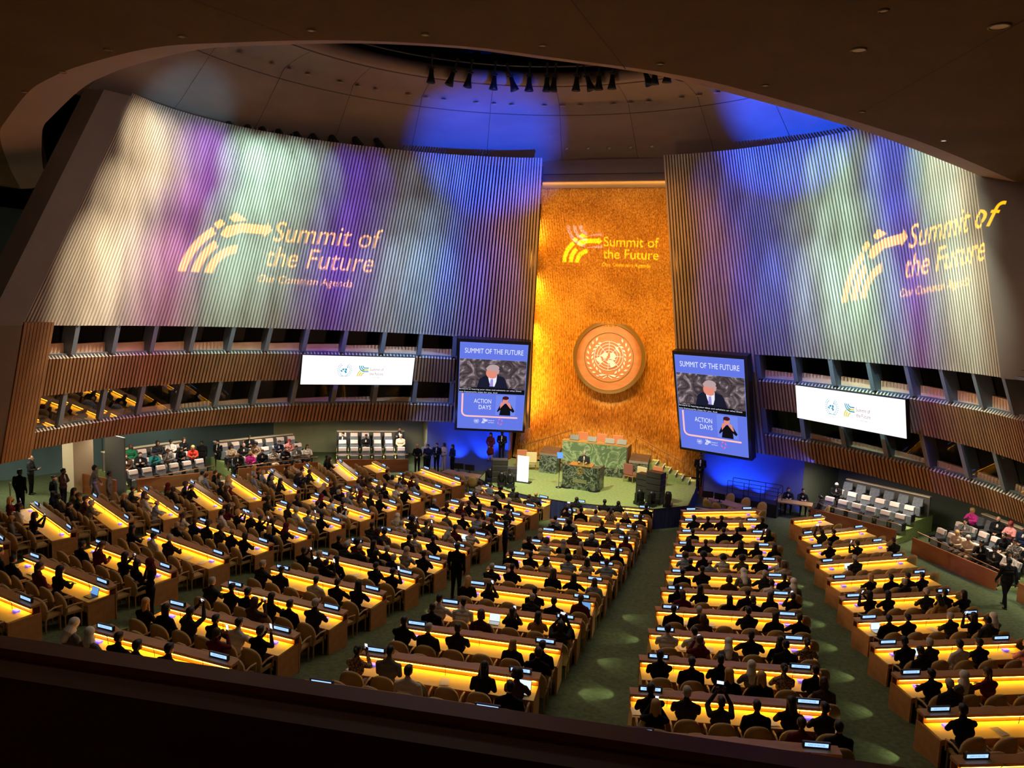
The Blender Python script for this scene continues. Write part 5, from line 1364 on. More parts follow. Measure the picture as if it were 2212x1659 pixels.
mb = MB(); mb.box((0, 0.10, 1.03), (0.50, 0.05, 0.115), M=None); ND = mb.mesh('name_display', M['black_gloss'])
mb = MB(); mb.box((0, 0.0725, 1.033), (0.42, 0.004, 0.068)); NDF = mb.mesh('display_face', M['screen_blue'])
mb = MB(); add_loops(mb, text_polys('SUMMIT OF THE FUTURE', 0, 0, 0.032, 0.62, 'C', 0.012), lambda a, b: Vector((a, 0.069, 1.018 + b)), 0); NDT = mb.mesh('display_text', M['screen_txt'])
mb = MB(); mb.box((0, -0.13, 0.785), (0.17, 0.10, 0.03)); CON = mb.mesh('voting_console', M['console_blue'])
mb = MB(); mb.tube([V(0, -0.12, 0.77), V(0, -0.14, 0.95), V(0, -0.2, 1.03)], 0.006, 5); mb.bar((0, -0.2, 1.03), (0, -0.225, 1.05), 0.011, 6); MIC = mb.mesh('microphone', M['black'])
def sub(nm, me, parent, x=0.0, y=0.0):
    o = bpy.data.objects.new(nm, me); COL.objects.link(o); o.parent = parent; o.location = (x, y, 0); return o

seats = []                                                       # (block, row, line, index, world position, rotation)
for b, rows_ in DESK.items():
    for r, (xl, yl, xr, yr) in enumerate(rows_):
        if b == 'E' and r == 10: pass
        A_ = Vector((xl, yl)); B_ = Vector((xr, yr)); mid = (A_ + B_) / 2; L = (B_ - A_).length; rz = math.atan2(yr - yl, xr - xl)
        z = zfl(mid.x, mid.y)
        if b == 'D' and r == 0: L = 3.75
        if seen((xl, yl, z + 0.9)) or seen((xr, yr, z + 0.9)):
            rt = empty('delegate_desk', (mid.x, mid.y, z), rz)
            tag(rt, 'long glowing yellow delegate desk, %s row from the stage, %s' % (ORD[r], BN[b]), 'desk', 'glowing delegate desks')
            for nm, me in desk_parts(round(L, 1)).items():
                if nm == 'end_panel':
                    sub(nm, me, rt, -L / 2 + 0.02); sub(nm, me, rt, L / 2 - 0.02)
                else: sub(nm, me, rt)
            for s in ((-1, 1) if L > 2.5 else (1,)):
                nd = sub('name_display', ND, rt, s * (L / 2 - 0.42)); sub('display_face', NDF, nd); sub('display_text', NDT, nd)
                sub('voting_console', CON, rt, s * (L / 2 - 0.45))
            for q in (-0.33, 0.0, 0.33): sub('microphone', MIC, rt, q * L + 0.05)
        n = 3 if L < 2.5 else 6
        R = Matrix.Rotation(rz, 2)
        for line, off in ((0, -0.84), (1, -1.42)):
            for i in range(n):
                u = (i + 0.5) / n * L - L / 2
                if line == 1: u *= 1.0
                p = mid + R @ Vector((u, off))
                seats.append((b, r, line, i, Vector((p.x, p.y, zfl(p.x, p.y))), rz, n))

# ------------------------------------------------------------------ delegate chair
def arch(w, h, n=10, p=2.4):
    pts = [(-w * 0.86, 0)]
    for i in range(n + 1):
        t = PI - PI * i / n
        cx, sx = math.cos(t), math.sin(t)
        pts.append((w * math.copysign(abs(cx) ** (2 / p), cx), h * 0.42 + h * 0.58 * abs(sx) ** (2 / p)))
    pts.append((w * 0.86, 0)); return pts
def back_mesh():
    mb = MB(); pr = arch(0.265, 0.62); n = len(pr)
    f = lambda x, z, d: (x, -0.21 - 0.12 * z - 0.08 * (1 - (x / 0.27) ** 2) * 1.0 + 0.06 + d, 0.36 + z)
    F = [f(x, z, 0.035) for x, z in pr]; B = [f(x, z, -0.035) for x, z in pr]
    F2 = [f(x * 0.5, 0.03 + z * 0.75, 0.04) for x, z in pr]; B2 = [f(x * 0.5, 0.03 + z * 0.75, -0.05) for x, z in pr]
    mb.add(F + B + F2 + B2, [], 0)
    fs = []
    for i in range(n):
        j = (i + 1) % n
        fs += [(j, i, n + i, n + j), (i, j, 2 * n + j, 2 * n + i), (n + j, n + i, 3 * n + i, 3 * n + j)]
    fs += [tuple(range(2 * n, 3 * n)), tuple(reversed(range(3 * n, 4 * n)))]
    for q in fs: mb.f.append(list(q)); mb.m.append(0); mb.sm.append(True)
    return mb.mesh('backrest', M['tan_leather'])
CB = back_mesh()
mb = MB(); mb.box((0, 0, 0.42), (0.48, 0.42, 0.09)); CS = bevel_mesh(mb.mesh('seat', M['tan_leather']), 0.03)
mb = MB(); mb.tube([V(0, -0.20, 0.60), V(0, 0.0, 0.65), V(0, 0.22, 0.63)], 0.024, 6); mb.bar((0, 0.20, 0.63), (0, 0.20, 0.40), 0.018, 6); CA = mb.mesh('armrest', M['chair_wood'])
mb = MB(); mb.bar((0, 0, 0.40), (0, 0.0, 0.0), 0.022, 6, 0, 0.016); CLG = mb.mesh('leg', M['chair_wood'])
def chair_full():
    r = empty('delegate_chair'); sub('seat', CS, r); sub('backrest', CB, r)
    for s in (-1, 1):
        sub('armrest', CA, r, s * 0.27); sub('leg', CLG, r, s * 0.22, 0.19); sub('leg', CLG, r, s * 0.22, -0.2)
    return r
def join_meshes(items, name):
    """items: (mesh, matrix); one mesh out"""
    out = MB(); mats = []
    for me, mx_ in items:
        mi = []
        for m_ in me.materials:
            if m_ not in mats: mats.append(m_)
            mi.append(mats.index(m_))
        b = len(out.v); out.v += [tuple(mx_ @ v.co) for v in me.vertices]
        for p in me.polygons:
            out.f.append([b + i for i in p.vertices]); out.m.append(mi[p.material_index]); out.sm.append(p.use_smooth)
    return out.mesh(name, mats)
T = Matrix.Translation
CHM = join_meshes([(CS, T((0, 0, 0))), (CB, T((0, 0, 0)))] + [(CA, T((s * .27, 0, 0))) for s in (-1, 1)] + [(CLG, T((s * .22, y, 0))) for s in (-1, 1) for y in (.19, -.2)], 'delegate_chair')

# who sits where: nearest rows follow the photograph, the rest is a full house with gaps
OCC = {  # (block,row): (first line, second line); '.' = empty chair
    ('D', 10): ('dgpdlp', 'b...kd'), ('D', 9): ('dddhsd', '..bb.r'), ('D', 8): ('ww.dls', '.kh.d.'), ('D', 7): ('dg.dld', '.r....'), ('D', 6): ('dl.dld', 'k.ld..'), ('D', 5): ('dd.hgd', '..r.wh'),
    ('D', 0): ('......', '......'), ('D', 1): ('ddd..d', '...b..'), ('D', 2): ('d.dd.l', '......'), ('D', 3): ('ld.lll', '......'),
    ('C', 10): ('svj.lc', '..w..d'), ('C', 9): ('dgd.bd', '.....d'), ('C', 8): ('ww.lmd', 'd.r..p'), ('C', 7): ('bl.d.k', '...gd.'), ('C', 6): ('gd.lly', '......'), ('C', 0): ('d.dd.d', '......'), ('C', 1): ('pdwsbr', '......'),
    ('B', 11): ('hhddd.', '......'), ('B', 10): ('blpdwd', '....k.'), ('B', 9): ('gddldg', '...r..'), ('B', 8): ('gd.wdl', '......'), ('B', 7): ('dgl.dd', '..d...'),
    ('E', 9): ('d..d..', '...k..'), ('E', 8): ('dhk...', 'g.....'), ('E', 7): ('dgwd.i', 'd.....'), ('E', 6): ('dd.glh', '....p.'), ('E', 5): ('ll.gdl', '...m..'), ('E', 4): ('.bddd.', '..g...'), ('E', 3): ('.g....', '......'), ('E', 2): ('d.d..d', '......'),
    ('E', 1): ('pd....', '......'), ('E', 0): ('...', '...'),
    ('A', 0): ('......', '......'), ('A', 11): ('ddld..', '......'), ('A', 10): ('dd.kl.', '......'), ('A', 9): ('.dk.ll', '......'), ('A', 8): ('l.wg..', '......'), ('Z', 0): ('...', '...'), ('Z', 1): ('dl....', '......')}
SPEC = {'d': ('black', 'short', 'black', False), 'g': ('charcoal', 'short', 'grey', False), 'w': ('white', 'short', 'black', False), 'p': ('charcoal', 'short', 'black', False), 'b': ('black', 'long', 'blond', True),
        'l': ('black', 'long', 'black', True), 'k': ('maroon', 'ponytail', 'brown', True), 's': ('patterned', 'bun', 'black', True), 'h': ('grey', 'headscarf', 'white', True), 'm': ('mustard', 'long', 'black', True),
        'r': ('brown', 'bob', 'brown', True), 'v': ('grey', 'short', 'black', False), 'c': ('brown', 'curly', 'black', True), 'y': ('pale blue', 'long', 'brown', True), 'i': ('pink', 'balding', 'grey', False), 'j': None}
rnd = random.Random(11)
def rand_spec():
    fem = rnd.random() < 0.48
    if fem:
        return (rnd.choice(['black', 'black', 'charcoal', 'navy', 'maroon', 'white', 'grey', 'brown', 'beige', 'pale blue', 'patterned', 'olive', 'black']), rnd.choice(['long', 'long', 'bob', 'bun', 'ponytail', 'curly', 'headscarf', 'long']),
                rnd.choice(['black', 'black', 'brown', 'brown', 'blond', 'black']), True)
    return (rnd.choice(['black', 'black', 'black', 'navy', 'charcoal', 'charcoal', 'grey', 'white', 'pale blue', 'brown']), rnd.choice(['short', 'short', 'short', 'short', 'balding', 'curly']),
            rnd.choice(['black', 'black', 'brown', 'grey', 'brown']), False)
POS = ['first', 'second', 'third', 'fourth', 'fifth', 'sixth']
HN = {'short': 'short', 'curly': 'curly', 'long': 'long', 'bob': 'bobbed', 'bun': 'tied-up', 'ponytail': 'ponytailed', 'balding': 'balding'}
chairs = []; folk = []
for (b, r, line, i, p, rz, n) in seats:
    if not seen(p + V(0, 0, 0.9), 30, 15): continue
    key = (b, r); c = None
    if key in OCC and i < len(OCC[key][line]):
        ch = OCC[key][line][i]; occ = ch != '.' and ch != 'j'; sp = SPEC.get(ch)
    else:
        pr = {('Z', 0): 0.75, ('A', 0): 0.8, ('B', 0): 0.82, ('C', 0): 0.72, ('D', 0): 0.78, ('E', 0): 0.55}[(b, 0)] if line == 0 else {'Z': 0.35, 'A': 0.3, 'B': 0.3, 'C': 0.3, 'D': 0.3, 'E': 0.15}[b]
        occ = rnd.random() < pr; sp = rand_spec(); ch = '?'
    rj = rnd.uniform(-0.12, 0.12)
    d = (p - C0).length
    if not (b == 'A' and r == 0 and line == 1) and not (b == 'D' and r == 0 and line == 1):
        chairs.append((d, b, r, line, i, p, rz + (0 if occ else rnd.uniform(-0.2, 0.2)), occ, ch))
    if occ and sp: folk.append((d, b, r, line, i, p, rz + rj, sp, ch))
chairs.sort(key=lambda t: t[0]); folk.sort(key=lambda t: t[0])
proto = None; far_items = []
for j, (d, b, r, line, i, p, rz, occ, ch) in enumerate(chairs):
    lab = 'tan round-backed chair%s, %s %s seat, %s desk row, %s' % ('' if occ else ', empty', POS[i], 'front' if line == 0 else 'rear', ORD[r], BN[b])
    if j < 300:
        if d < 24.5:
            o = chair_full() if proto is None else copy_tree(proto)
            if proto is None: proto = o
        else:
            o = bpy.data.objects.new('delegate_chair', CHM); COL.objects.link(o)
        o.location = p; o.rotation_euler = (0, 0, rz); tag(o, lab, 'chair', 'delegate chairs at the glowing desks')
        if ch == 'j':
            mb = MB(); n_ = 14
            pr = arch(0.285, 0.56)
            f = lambda x, z, dd: (x, -0.30 - 0.16 * z + dd - 0.02 * math.sin(x * 40), 0.44 + z)
            for dd in (-0.10,):
                mb.add([f(x, z, dd) for x, z in pr] + [f(x * 1.08, z * 1.02, 0.06) for x, z in pr], [tuple(range(len(pr)))] + [(a, a + 1, len(pr) + a + 1, len(pr) + a) for a in range(len(pr) - 1)], 0)
            cj = mb.build('draped_jacket', TM['olive'], None, p, rz); tag(cj, 'olive brown jacket draped over a chair back in the nearest centre row', 'jacket')
    else:
        far_items.append((CHM, T(p) @ Matrix.Rotation(rz, 4, 'Z')))
if far_items:
    me = join_meshes(far_items, 'distant_chairs'); o = bpy.data.objects.new('distant_chairs', me); COL.objects.link(o)
    tag(o, 'the more distant tan round-backed chairs in the desk rows near the stage', 'chairs', None, 'stuff')
SITK = ['desk', 'desk', 'rest', 'chin', 'down', 'wide', 'phone', 'cross', 'desk', 'rest']
far_people = []
PHONE = MB(); PHONE.box((0, 0, 0), (0.075, 0.010, 0.15)); PHM = PHONE.mesh('phone', M['black_gloss'])
mb = MB(); mb.box((0, -0.0055, 0), (0.067, 0.002, 0.138)); PHS = mb.mesh('phone_screen', em('phone_glow', (0.75, 0.80, 1.0), 1.3))
nph = 0
for j, (d, b, r, line, i, p, rz, sp, ch) in enumerate(folk):
    top, hair, hc, fem = sp
    kd = 'armup' if ch == 'p' and rnd.random() < 0.45 else rnd.choice(SITK)
    if line == 1 and kd in ('desk', 'wide', 'chin'): kd = rnd.choice(['rest', 'cross', 'down', 'rest'])
    skin = rnd.choice([0, 1, 1, 2, 3, 3, 4, 0]); bot = rnd.choice(['black', 'black', 'charcoal', 'navy', 'grey', 'beige'])
    if top in ('black', 'navy', 'charcoal'): bot = top
    if hair == 'headscarf': hc = rnd.choice(['white', 'black', 'beige', 'grey', 'maroon']) if ch == '?' else 'white'
    if hair == 'headscarf': desc = '%s headscarf' % hc
    else: desc = '%s hair' % HN[hair] if top == 'patterned' else '%s-haired' % hc
    lab = 'person, %s, %s %s seat, %s desk row, %s' % (desc, POS[i], 'front' if line == 0 else 'rear', ORD[r], BN[b])
    fwd = Vector((-math.sin(rz), math.cos(rz), 0))
    q = p + fwd * (0.02 if line == 0 else 0.0)
    if j < 300:
        o = person(q, rz, kd, fem, top, bot, hair, hc, skin, lab, 'delegates seated at the glowing desks', shirt=rnd.choice([None, 'white']) if not fem and top not in ('white',) else None, sc=rnd.uniform(0.95, 1.03))
        if kd in ('armup', 'phone') and nph < 60:
            nph += 1
            pz = 1.455 if kd == 'armup' else 1.225
            w_ = T(q) @ Matrix.Rotation(rz, 4, 'Z')
            ph = bpy.data.objects.new('phone', PHM); COL.objects.link(ph); ph.location = w_ @ V(0.03, 0.385, pz); ph.rotation_euler = (0.2, PI / 2 if kd == 'armup' else 0, rz)
            tag(ph, 'raised lit phone, %s %s seat, %s desk row, %s' % (POS[i], 'front' if line == 0 else 'rear', ORD[r], BN[b]), 'phone', 'phones held up by delegates')
            c = bpy.data.objects.new('screen', PHS); COL.objects.link(c); c.parent = ph
    else:
        me, hcn, hy, hp_ = BODY[(kd, fem)]
        far_people.append((me, hair, hcn, hy, hp_, q, rz, top, bot, hc, skin))
if far_people:
    items = []; cache = {}
    for me, hair, hcn, hy, hp_, q, rz, top, bot, hc, skin in far_people:
        k = (me.name, top, bot, skin)
        if k not in cache:
            m2 = me.copy()
            for mi_, mt in enumerate((SKINS[skin], TM[top], TM[bot], SHOE, TM[top], pm[5])): m2.materials[mi_] = mt
            cache[k] = m2
        k2 = (hair, hc)
        if k2 not in cache:
            m3 = HAIR[hair].copy(); m3.materials[0] = HCOL.get(hc) or TM[hc]; cache[k2] = m3
        mx_ = T(q) @ Matrix.Rotation(rz, 4, 'Z')
        items.append((cache[k], mx_)); items.append((cache[k2], mx_ @ T(hcn) @ Matrix.Rotation(hy, 4, 'Z') @ Matrix.Rotation(-hp_, 4, 'X')))
    me = join_meshes(items, 'distant_crowd'); o = bpy.data.objects.new('distant_crowd', me); COL.objects.link(o)
    tag(o, 'the more distant seated delegates in the front desk rows near the stage', 'people', None, 'stuff')
print('COUNTS chairs', len(chairs), 'people', len(folk))
# ------------------------------------------------------------------ logo projectors: a pattern plate in front of a lamp throws the summit logo on the walls
def logo_loops(kind):
    bl_, ye_ = summit_logo(0.0, 0.0, 0.44)
    if kind == 'blue': return bl_
    L = list(ye_)
    L += text_polys('Summit of', 0.455, 0.185, 0.108, 0.93, 'L', 0.028) + text_polys('the Future', 0.45, 0.055, 0.108, 0.92, 'L', 0.028) + text_polys('Our Common Agenda', 0.44, -0.03, 0.040, 1.02, 'L', 0.016)
    return L
def projector(name, P, O, Mi, E_, Vv, loops, color, power, label):
    P = Vector(P); O = Vector(O); Mi = Vector(Mi); E_ = Vector(E_); Vv = Vector(Vv)
    def wall(u, v):
        b = O * ((1 - u) * (1 - 2 * u)) + Mi * (4 * u * (1 - u)) + E_ * (u * (2 * u - 1))
        return b + Vv * v
    ax = (wall(0.5, 0.2) - P).normalized(); rgt = ax.cross(Vector((0, 0, 1))).normalized(); up = rgt.cross(ax)
    D = 0.30
    def pl(u, v):
        d = wall(u, v) - P; d = d / d.dot(ax) * D
        return (d.dot(rgt), d.dot(up))
    loops2 = []
    for l in loops:
        q = []
        for a, b in zip(l, l[1:] + l[:1]):
            q.append(a)
        loops2.append([pl(*a) for a in q])
    outer = [(-0.3, -0.3), (0.3, -0.3), (0.3, 0.3), (-0.3, 0.3)]
    root = empty(name, P, 0, label, 'projector', 'logo projectors on the ceiling opening')
    mb = MB(); add_loops(mb, [outer] + loops2, lambda a, b: ax * D + rgt * a + up * b, 0); mb.build('pattern_plate', M['black'], root)
    mb = MB(); c = -ax * 0.25; mb.bar(c, c - ax * 0.5, 0.16, 12); mb.bar(c, c + V(0, 0, 0.7), 0.03, 6); mb.build('housing', M['black_gloss'], root)
    spot(name + '_lamp', P, P + ax, color, power, 62, 0.0, 0.0002)
LG = logo_loops('yellow')
projector('logo_projector', (4.0, -20.2, 20.1), (-15.84, -9.17, 11.27), (-14.64, -4.29, 11.24), (-11.89, -0.02, 11.17), (1.1, 2.5, 8.9), LG, (1.0, 0.50, 0.06), 105000, 'black logo projector aimed at the left slat wall')
projector('logo_projector', (-2.5, -20.8, 20.1), (11.57, 0.4, 11.02), (13.76, -2.7, 11.64), (15.26, -6.43, 12.07), (-0.12, -2.8, 8.6), LG, (1.0, 0.55, 0.0), 125000, 'black logo projector aimed at the right slat wall')
projector('logo_projector', (0.9, -21.0, 20.1), (-2.55, 5.35, 12.77), (0.05, 5.35, 12.76), (2.65, 5.35, 12.74), (0.36, -1.9, 4.6), LG, (1.0, 0.70, 0.02), 150000, 'black logo projector aimed at the gold wall')
projector('logo_projector', (-0.3, -21.0, 20.1), (-2.55, 5.35, 12.77), (0.05, 5.35, 12.76), (2.65, 5.35, 12.74), (0.36, -1.9, 4.6), logo_loops('blue'), (0.22, 0.20, 1.0), 120000, 'black logo projector with a blue lamp aimed at the gold wall')

# ------------------------------------------------------------------ balcony parapet in front of the camera
pa, pb = V(7.2, -34.3, 9.8), V(9.28, -34.0, 9.8)
d = (pb - pa).normalized(); nrm = V(d.y, -d.x, 0)              # towards the camera
a = pa - d * 9; b = pb + d * 9
mb = MB(); 
mb.hexa([a + V(0, 0, -1.3), b + V(0, 0, -1.3), b + nrm * 0.14 + V(0, 0, -1.3), a + nrm * 0.14 + V(0, 0, -1.3), a, b, b + nrm * 0.14, a + nrm * 0.14])
par = mb.build('balcony_parapet', M['parapet']); tag(par, 'dark red-brown balcony parapet across the bottom of the view', 'balcony wall')
mb = MB(); mb.hexa([a - nrm * 0.01, b - nrm * 0.01, b + nrm * 0.05, a + nrm * 0.05, a - nrm * 0.01 + V(0, 0, 0.02), b - nrm * 0.01 + V(0, 0, 0.02), b + nrm * 0.05 + V(0, 0, 0.02), a + nrm * 0.05 + V(0, 0, 0.02)])
mb.build('top_rail', M['red_wood'], par)
mb = MB(); mb.hexa([a + nrm * 0.14 + V(0, 0, -0.42), b + nrm * 0.14 + V(0, 0, -0.42), b + nrm * 0.30 + V(0, 0, -0.42), a + nrm * 0.30 + V(0, 0, -0.42), a + nrm * 0.14 + V(0, 0, -0.38), b + nrm * 0.14 + V(0, 0, -0.38), b + nrm * 0.30 + V(0, 0, -0.38), a + nrm * 0.30 + V(0, 0, -0.38)])
mb.build('shelf', M['parapet'], par)
mb = MB(); mb.box((8.0, -37.0, 8.45), (26, 5.5, 0.1), rz=math.atan2(d.y, d.x)); struct(mb.build('floor_balcony', M['black']))

# ------------------------------------------------------------------ side galleries
def gallery_seat(cover, full=True):
    root = empty('auditorium_chair')
    mb = MB(); mb.box((0, -0.02, 0.30), (0.50, 0.16, 0.42), M=Matrix.Rotation(0.0, 3, 'X')); link(bpy.data.objects.new('seat', bevel_mesh(mb.mesh('seat', M['grey_fabric']), 0.03)), root)
    mb = MB(); mb.hexa([(-.26, -0.22, 0.28), (.26, -0.22, 0.28), (.26, -0.10, 0.28), (-.26, -0.10, 0.28), (-.24, -0.34, 0.92), (.24, -0.34, 0.92), (.24, -0.24, 0.92), (-.24, -0.24, 0.92)]); link(bpy.data.objects.new('backrest', bevel_mesh(mb.mesh('backrest', M['grey_fabric']), 0.03)), root)
    if cover:
        mb = MB(); mb.hexa([(-.22, -0.345, 0.74), (.22, -0.345, 0.74), (.22, -0.17, 0.74), (-.22, -0.17, 0.74), (-.22, -0.37, 0.945), (.22, -0.37, 0.945), (.22, -0.215, 0.945), (-.22, -0.215, 0.945)]); link(bpy.data.objects.new('headrest_cover', bevel_mesh(mb.mesh('headrest_cover', M['white_cover']), 0.02)), root)
    for s in (-1, 1):
        mb = MB(); mb.box((s * 0.285, -0.08, 0.40), (0.05, 0.34, 0.30)); mb.box((s * 0.285, -0.05, 0.58), (0.06, 0.40, 0.04)); mb.build('armrest', M['black_gloss'], root)
    return root
seatA = gallery_seat(True); seatB = gallery_seat(False); firstA = firstB = True
GAL = [('first', (11.35, 4.6), (14.95, 2.35)), ('second', (15.5, 1.45), (17.75, -2.8)), ('third', (18.2, -3.9), (19.4, -8.0))]
rowsn = ('front', 'middle', 'back')
PEOPLE_L = {0: {0: 'dd.....d', 1: '..wd.g..', 2: '........'}, 1: {0: 'bkdkkd', 1: 'db.lw..', 2: '....c..'}, 2: {0: '.......', 1: 'bp.mmxg', 2: 'dwggbo.'}}
GSPEC = [('beige', 'short', 'grey', False), ('black', 'short', 'black', False), ('charcoal', 'short', 'black', False), ('white', 'long', 'black', True), ('grey', 'short', 'black', False), ('black', 'bun', 'black', True), ('spotted', 'bun', 'black', True), ('black', 'short', 'brown', False),
         ('magenta', 'bob', 'blond', True), ('black', 'balding', 'grey', False), ('pink', 'bob', 'red', True), ('navy', 'short', 'black', False), ('patterned', 'curly', 'black', True), ('charcoal', 'balding', 'grey', False), ('beige', 'long', 'black', True), ('black', 'short', 'black', False), ('red', 'bob', 'blond', True),
         ('black', 'long', 'black', True), ('grey', 'short', 'brown', False), ('teal', 'turban', 'navy', True), ('black', 'short', 'black', False), ('brown', 'short', 'brown', False), ('black', 'long', 'brown', True), ('white', 'short', 'black', False), ('charcoal', 'bob', 'black', True), ('green', 'long', 'brown', True), ('maroon', 'headscarf', 'maroon', True), ('black', 'short', 'grey', False), ('beige', 'bob', 'blond', True)]
gr = random.Random(5); gi = 0
for s, sn in ((-1, 'left'), (1, 'right')):
    for gidx, (gn, p0, p1) in enumerate(GAL):
        a = V(s * p0[0], p0[1], 0); b = V(s * p1[0], p1[1], 0); d = (b - a).normalized()
        out = V(s * abs(d.y), abs(d.x), 0) if True else None      # away from the hall
        L = (b - a).length; z0 = min(zfl(a.x, a.y), zfl(b.x, b.y))
        # wooden partition
        mb = MB(); h = 0.72
        mb.hexa([a + V(0, 0, -0.1), b + V(0, 0, -0.1), b + out * 0.08 + V(0, 0, -0.1), a + out * 0.08 + V(0, 0, -0.1), a + V(0, 0, zfl(a.x, a.y) + h), b + V(0, 0, zfl(b.x, b.y) + h), b + out * 0.08 + V(0, 0, zfl(b.x, b.y) + h), a + out * 0.08 + V(0, 0, zfl(a.x, a.y) + h)])
        o = mb.build('wood_partition', M['red_wood']); tag(o, 'reddish wood partition before the %s gallery seats, %s section from the stage' % (sn, gn), 'partition', 'gallery partitions')
        # stepped floor and parapet behind
        root = empty('gallery_tier', a, 0, 'green carpeted seating steps of the %s gallery, %s section from the stage' % (sn, gn), 'seating steps', 'gallery seating steps')
        for t in range(3):
            y0 = 0.14 + t * 0.92; zt = z0 + 0.28 + t * 0.28
            q = [a + out * y0, b + out * y0, b + out * 3.9, a + out * 3.9]
            mb = MB(); mb.hexa([v - a + V(0, 0, z0 + 0.0 + t * 0.28) for v in q] + [v - a + V(0, 0, zt) for v in q]); mb.build('step', M['stage_carpet'], root)
            mb = MB(); mb.bar(q[0] - a + V(0, 0, zt), q[1] - a + V(0, 0, zt), 0.025, 6); mb.build('nosing', M['emb_white'], root)
        zt = z0 + 0.84
        q = [a + out * 3.35, b + out * 3.35, b + out * 3.45, a + out * 3.45]
        mb = MB(); mb.hexa([v + V(0, 0, zt) for v in q] + [v + V(0, 0, zt + 0.95) for v in q]); o = mb.build('grey_parapet', mat('grey_parapet', (0.12, 0.11, 0.10), 0.6))
        tag(o, 'dark grey parapet behind the last row of the %s gallery, %s section from the stage' % (sn, gn), 'parapet', 'gallery parapets')
        mb = MB(); q2 = [a + out * 3.3, b + out * 3.3, b + out * 3.55, a + out * 3.55]; mb.hexa([v + V(0, 0, zt + 0.95) for v in q2] + [v + V(0, 0, zt + 1.0) for v in q2]); mb.build('cap', M['cream'], o)
        # front hand rail
        rr = empty('gallery_rail', (0, 0, 0), 0, 'thin bronze rail in front of the %s gallery seats, %s section from the stage' % (sn, gn), 'rail', 'gallery rails')
        ra = a + out * 0.20 + V(0, 0, z0 + 0.98); rb = b + out * 0.20 + V(0, 0, z0 + 0.98)
        mb = MB(); mb.bar(ra, rb, 0.025, 6); mb.build('rail_bar', M['rail'], rr)
        for t in (0.02, 0.33, 0.66, 0.98):
            p = ra.lerp(rb, t); mb = MB(); mb.bar(p, p - V(0, 0, 0.7), 0.015, 5); mb.build('post', M['rail'], rr)
        # seats and visitors
        rz = math.atan2(-out.y, -out.x) - PI / 2
        n = int(L / 0.62)
        for t in range(3):
            for i in range(n):
                p = a + d * ((i + 0.5) * L / n) + out * (0.86 + t * 0.90) + V(0, 0, z0 + 0.28 + t * 0.28)
                if not seen(p + V(0, 0, 0.8), 20, 0): continue
                cov = not (s > 0 and t == 2)
                if cov:
                    o = seatA if firstA else copy_tree(seatA); firstA = False
                else:
                    o = seatB if firstB else copy_tree(seatB); firstB = False
                o.location = p; o.rotation_euler = (0, 0, rz)
                tag(o, 'grey gallery seat, %s from the stage, %s row, %s section of the %s gallery' % (ORD[i], rowsn[t], gn, sn), 'seat', 'grey gallery seats with white covers' if cov else 'grey gallery seats without covers')
                pr = {(-1, 0): (0.45, 0.25, 0.1), (-1, 1): (0.95, 0.6, 0.15), (-1, 2): (0.05, 0.75, 0.7), (1, 0): (0.15, 0.1, 0.1), (1, 1): (0.5, 0.7, 0.3), (1, 2): (0.2, 0.3, 0.2)}[(s, gidx)][t]
                if gr.random() < pr:
                    top, hair, hc, fem = GSPEC[gi % len(GSPEC)]; gi += 1
                    kd = gr.choice(['rest', 'cross', 'down', 'rest', 'chin']) 
                    fwd = -out
                    lab = 'visitor in %s top, %s seat, %s row, %s section of the %s gallery' % (top, ORD[i], rowsn[t], gn, sn)
                    o = person(p + fwd * 0.02 + V(0, 0, -0.02), rz + gr.uniform(-.2, .2) + (0.35 if s > 0 else -0.35), kd, fem, top, gr.choice(['black', 'black', 'navy', 'beige', 'grey']) if fem else top, hair, hc, gr.choice([0, 1, 2, 3, 4, 0]), lab, 'visitors in the side galleries', shirt='white' if not fem else None)
# cream column and stanchion on the left
mb = MB(); mb.box((-21.8, -9.2, 2.3), (1.15, 0.9, 4.6), rz=-0.3); struct(mb.build('wall_column_left', M['cream']))
mb = MB(); mb.box((-20.35, -8.4, 1.6), (1.7, 0.08, 3.6), rz=-0.25); o = mb.build('grey_screen_panel', M['frame_grey']); tag(o, 'tall dark grey panel beside the cream column on the left', 'panel')
mb = MB(); mb.box((-20.3, -9.5, 1.15), (2.6, 0.08, 1.0), rz=-0.1); o = mb.build('wood_partition', M['red_wood']); tag(o, 'low wood partition at the foot of the cream column on the left', 'partition', 'gallery partitions')
root = empty('stanchion', (-21.4, -12.9, zfl(-21.4, -12.9)), 0, 'brass stanchion post standing alone on the green carpet at far left', 'stanchion')
mb = MB(); mb.lathe([(0.16, 0), (0.16, 0.02), (0.03, 0.04)], (0, 0, 0), 16); mb.build('base', M['steel'], root)
mb = MB(); mb.lathe([(0.028, 0.04), (0.028, 0.92)], (0, 0, 0), 12); mb.build('post', M['steel'], root)
mb = MB(); mb.lathe([(0.001, 1.0), (0.045, 0.97), (0.045, 0.92), (0.001, 0.90)], (0, 0, 0), 12); mb.build('cap', M['steel'], root)

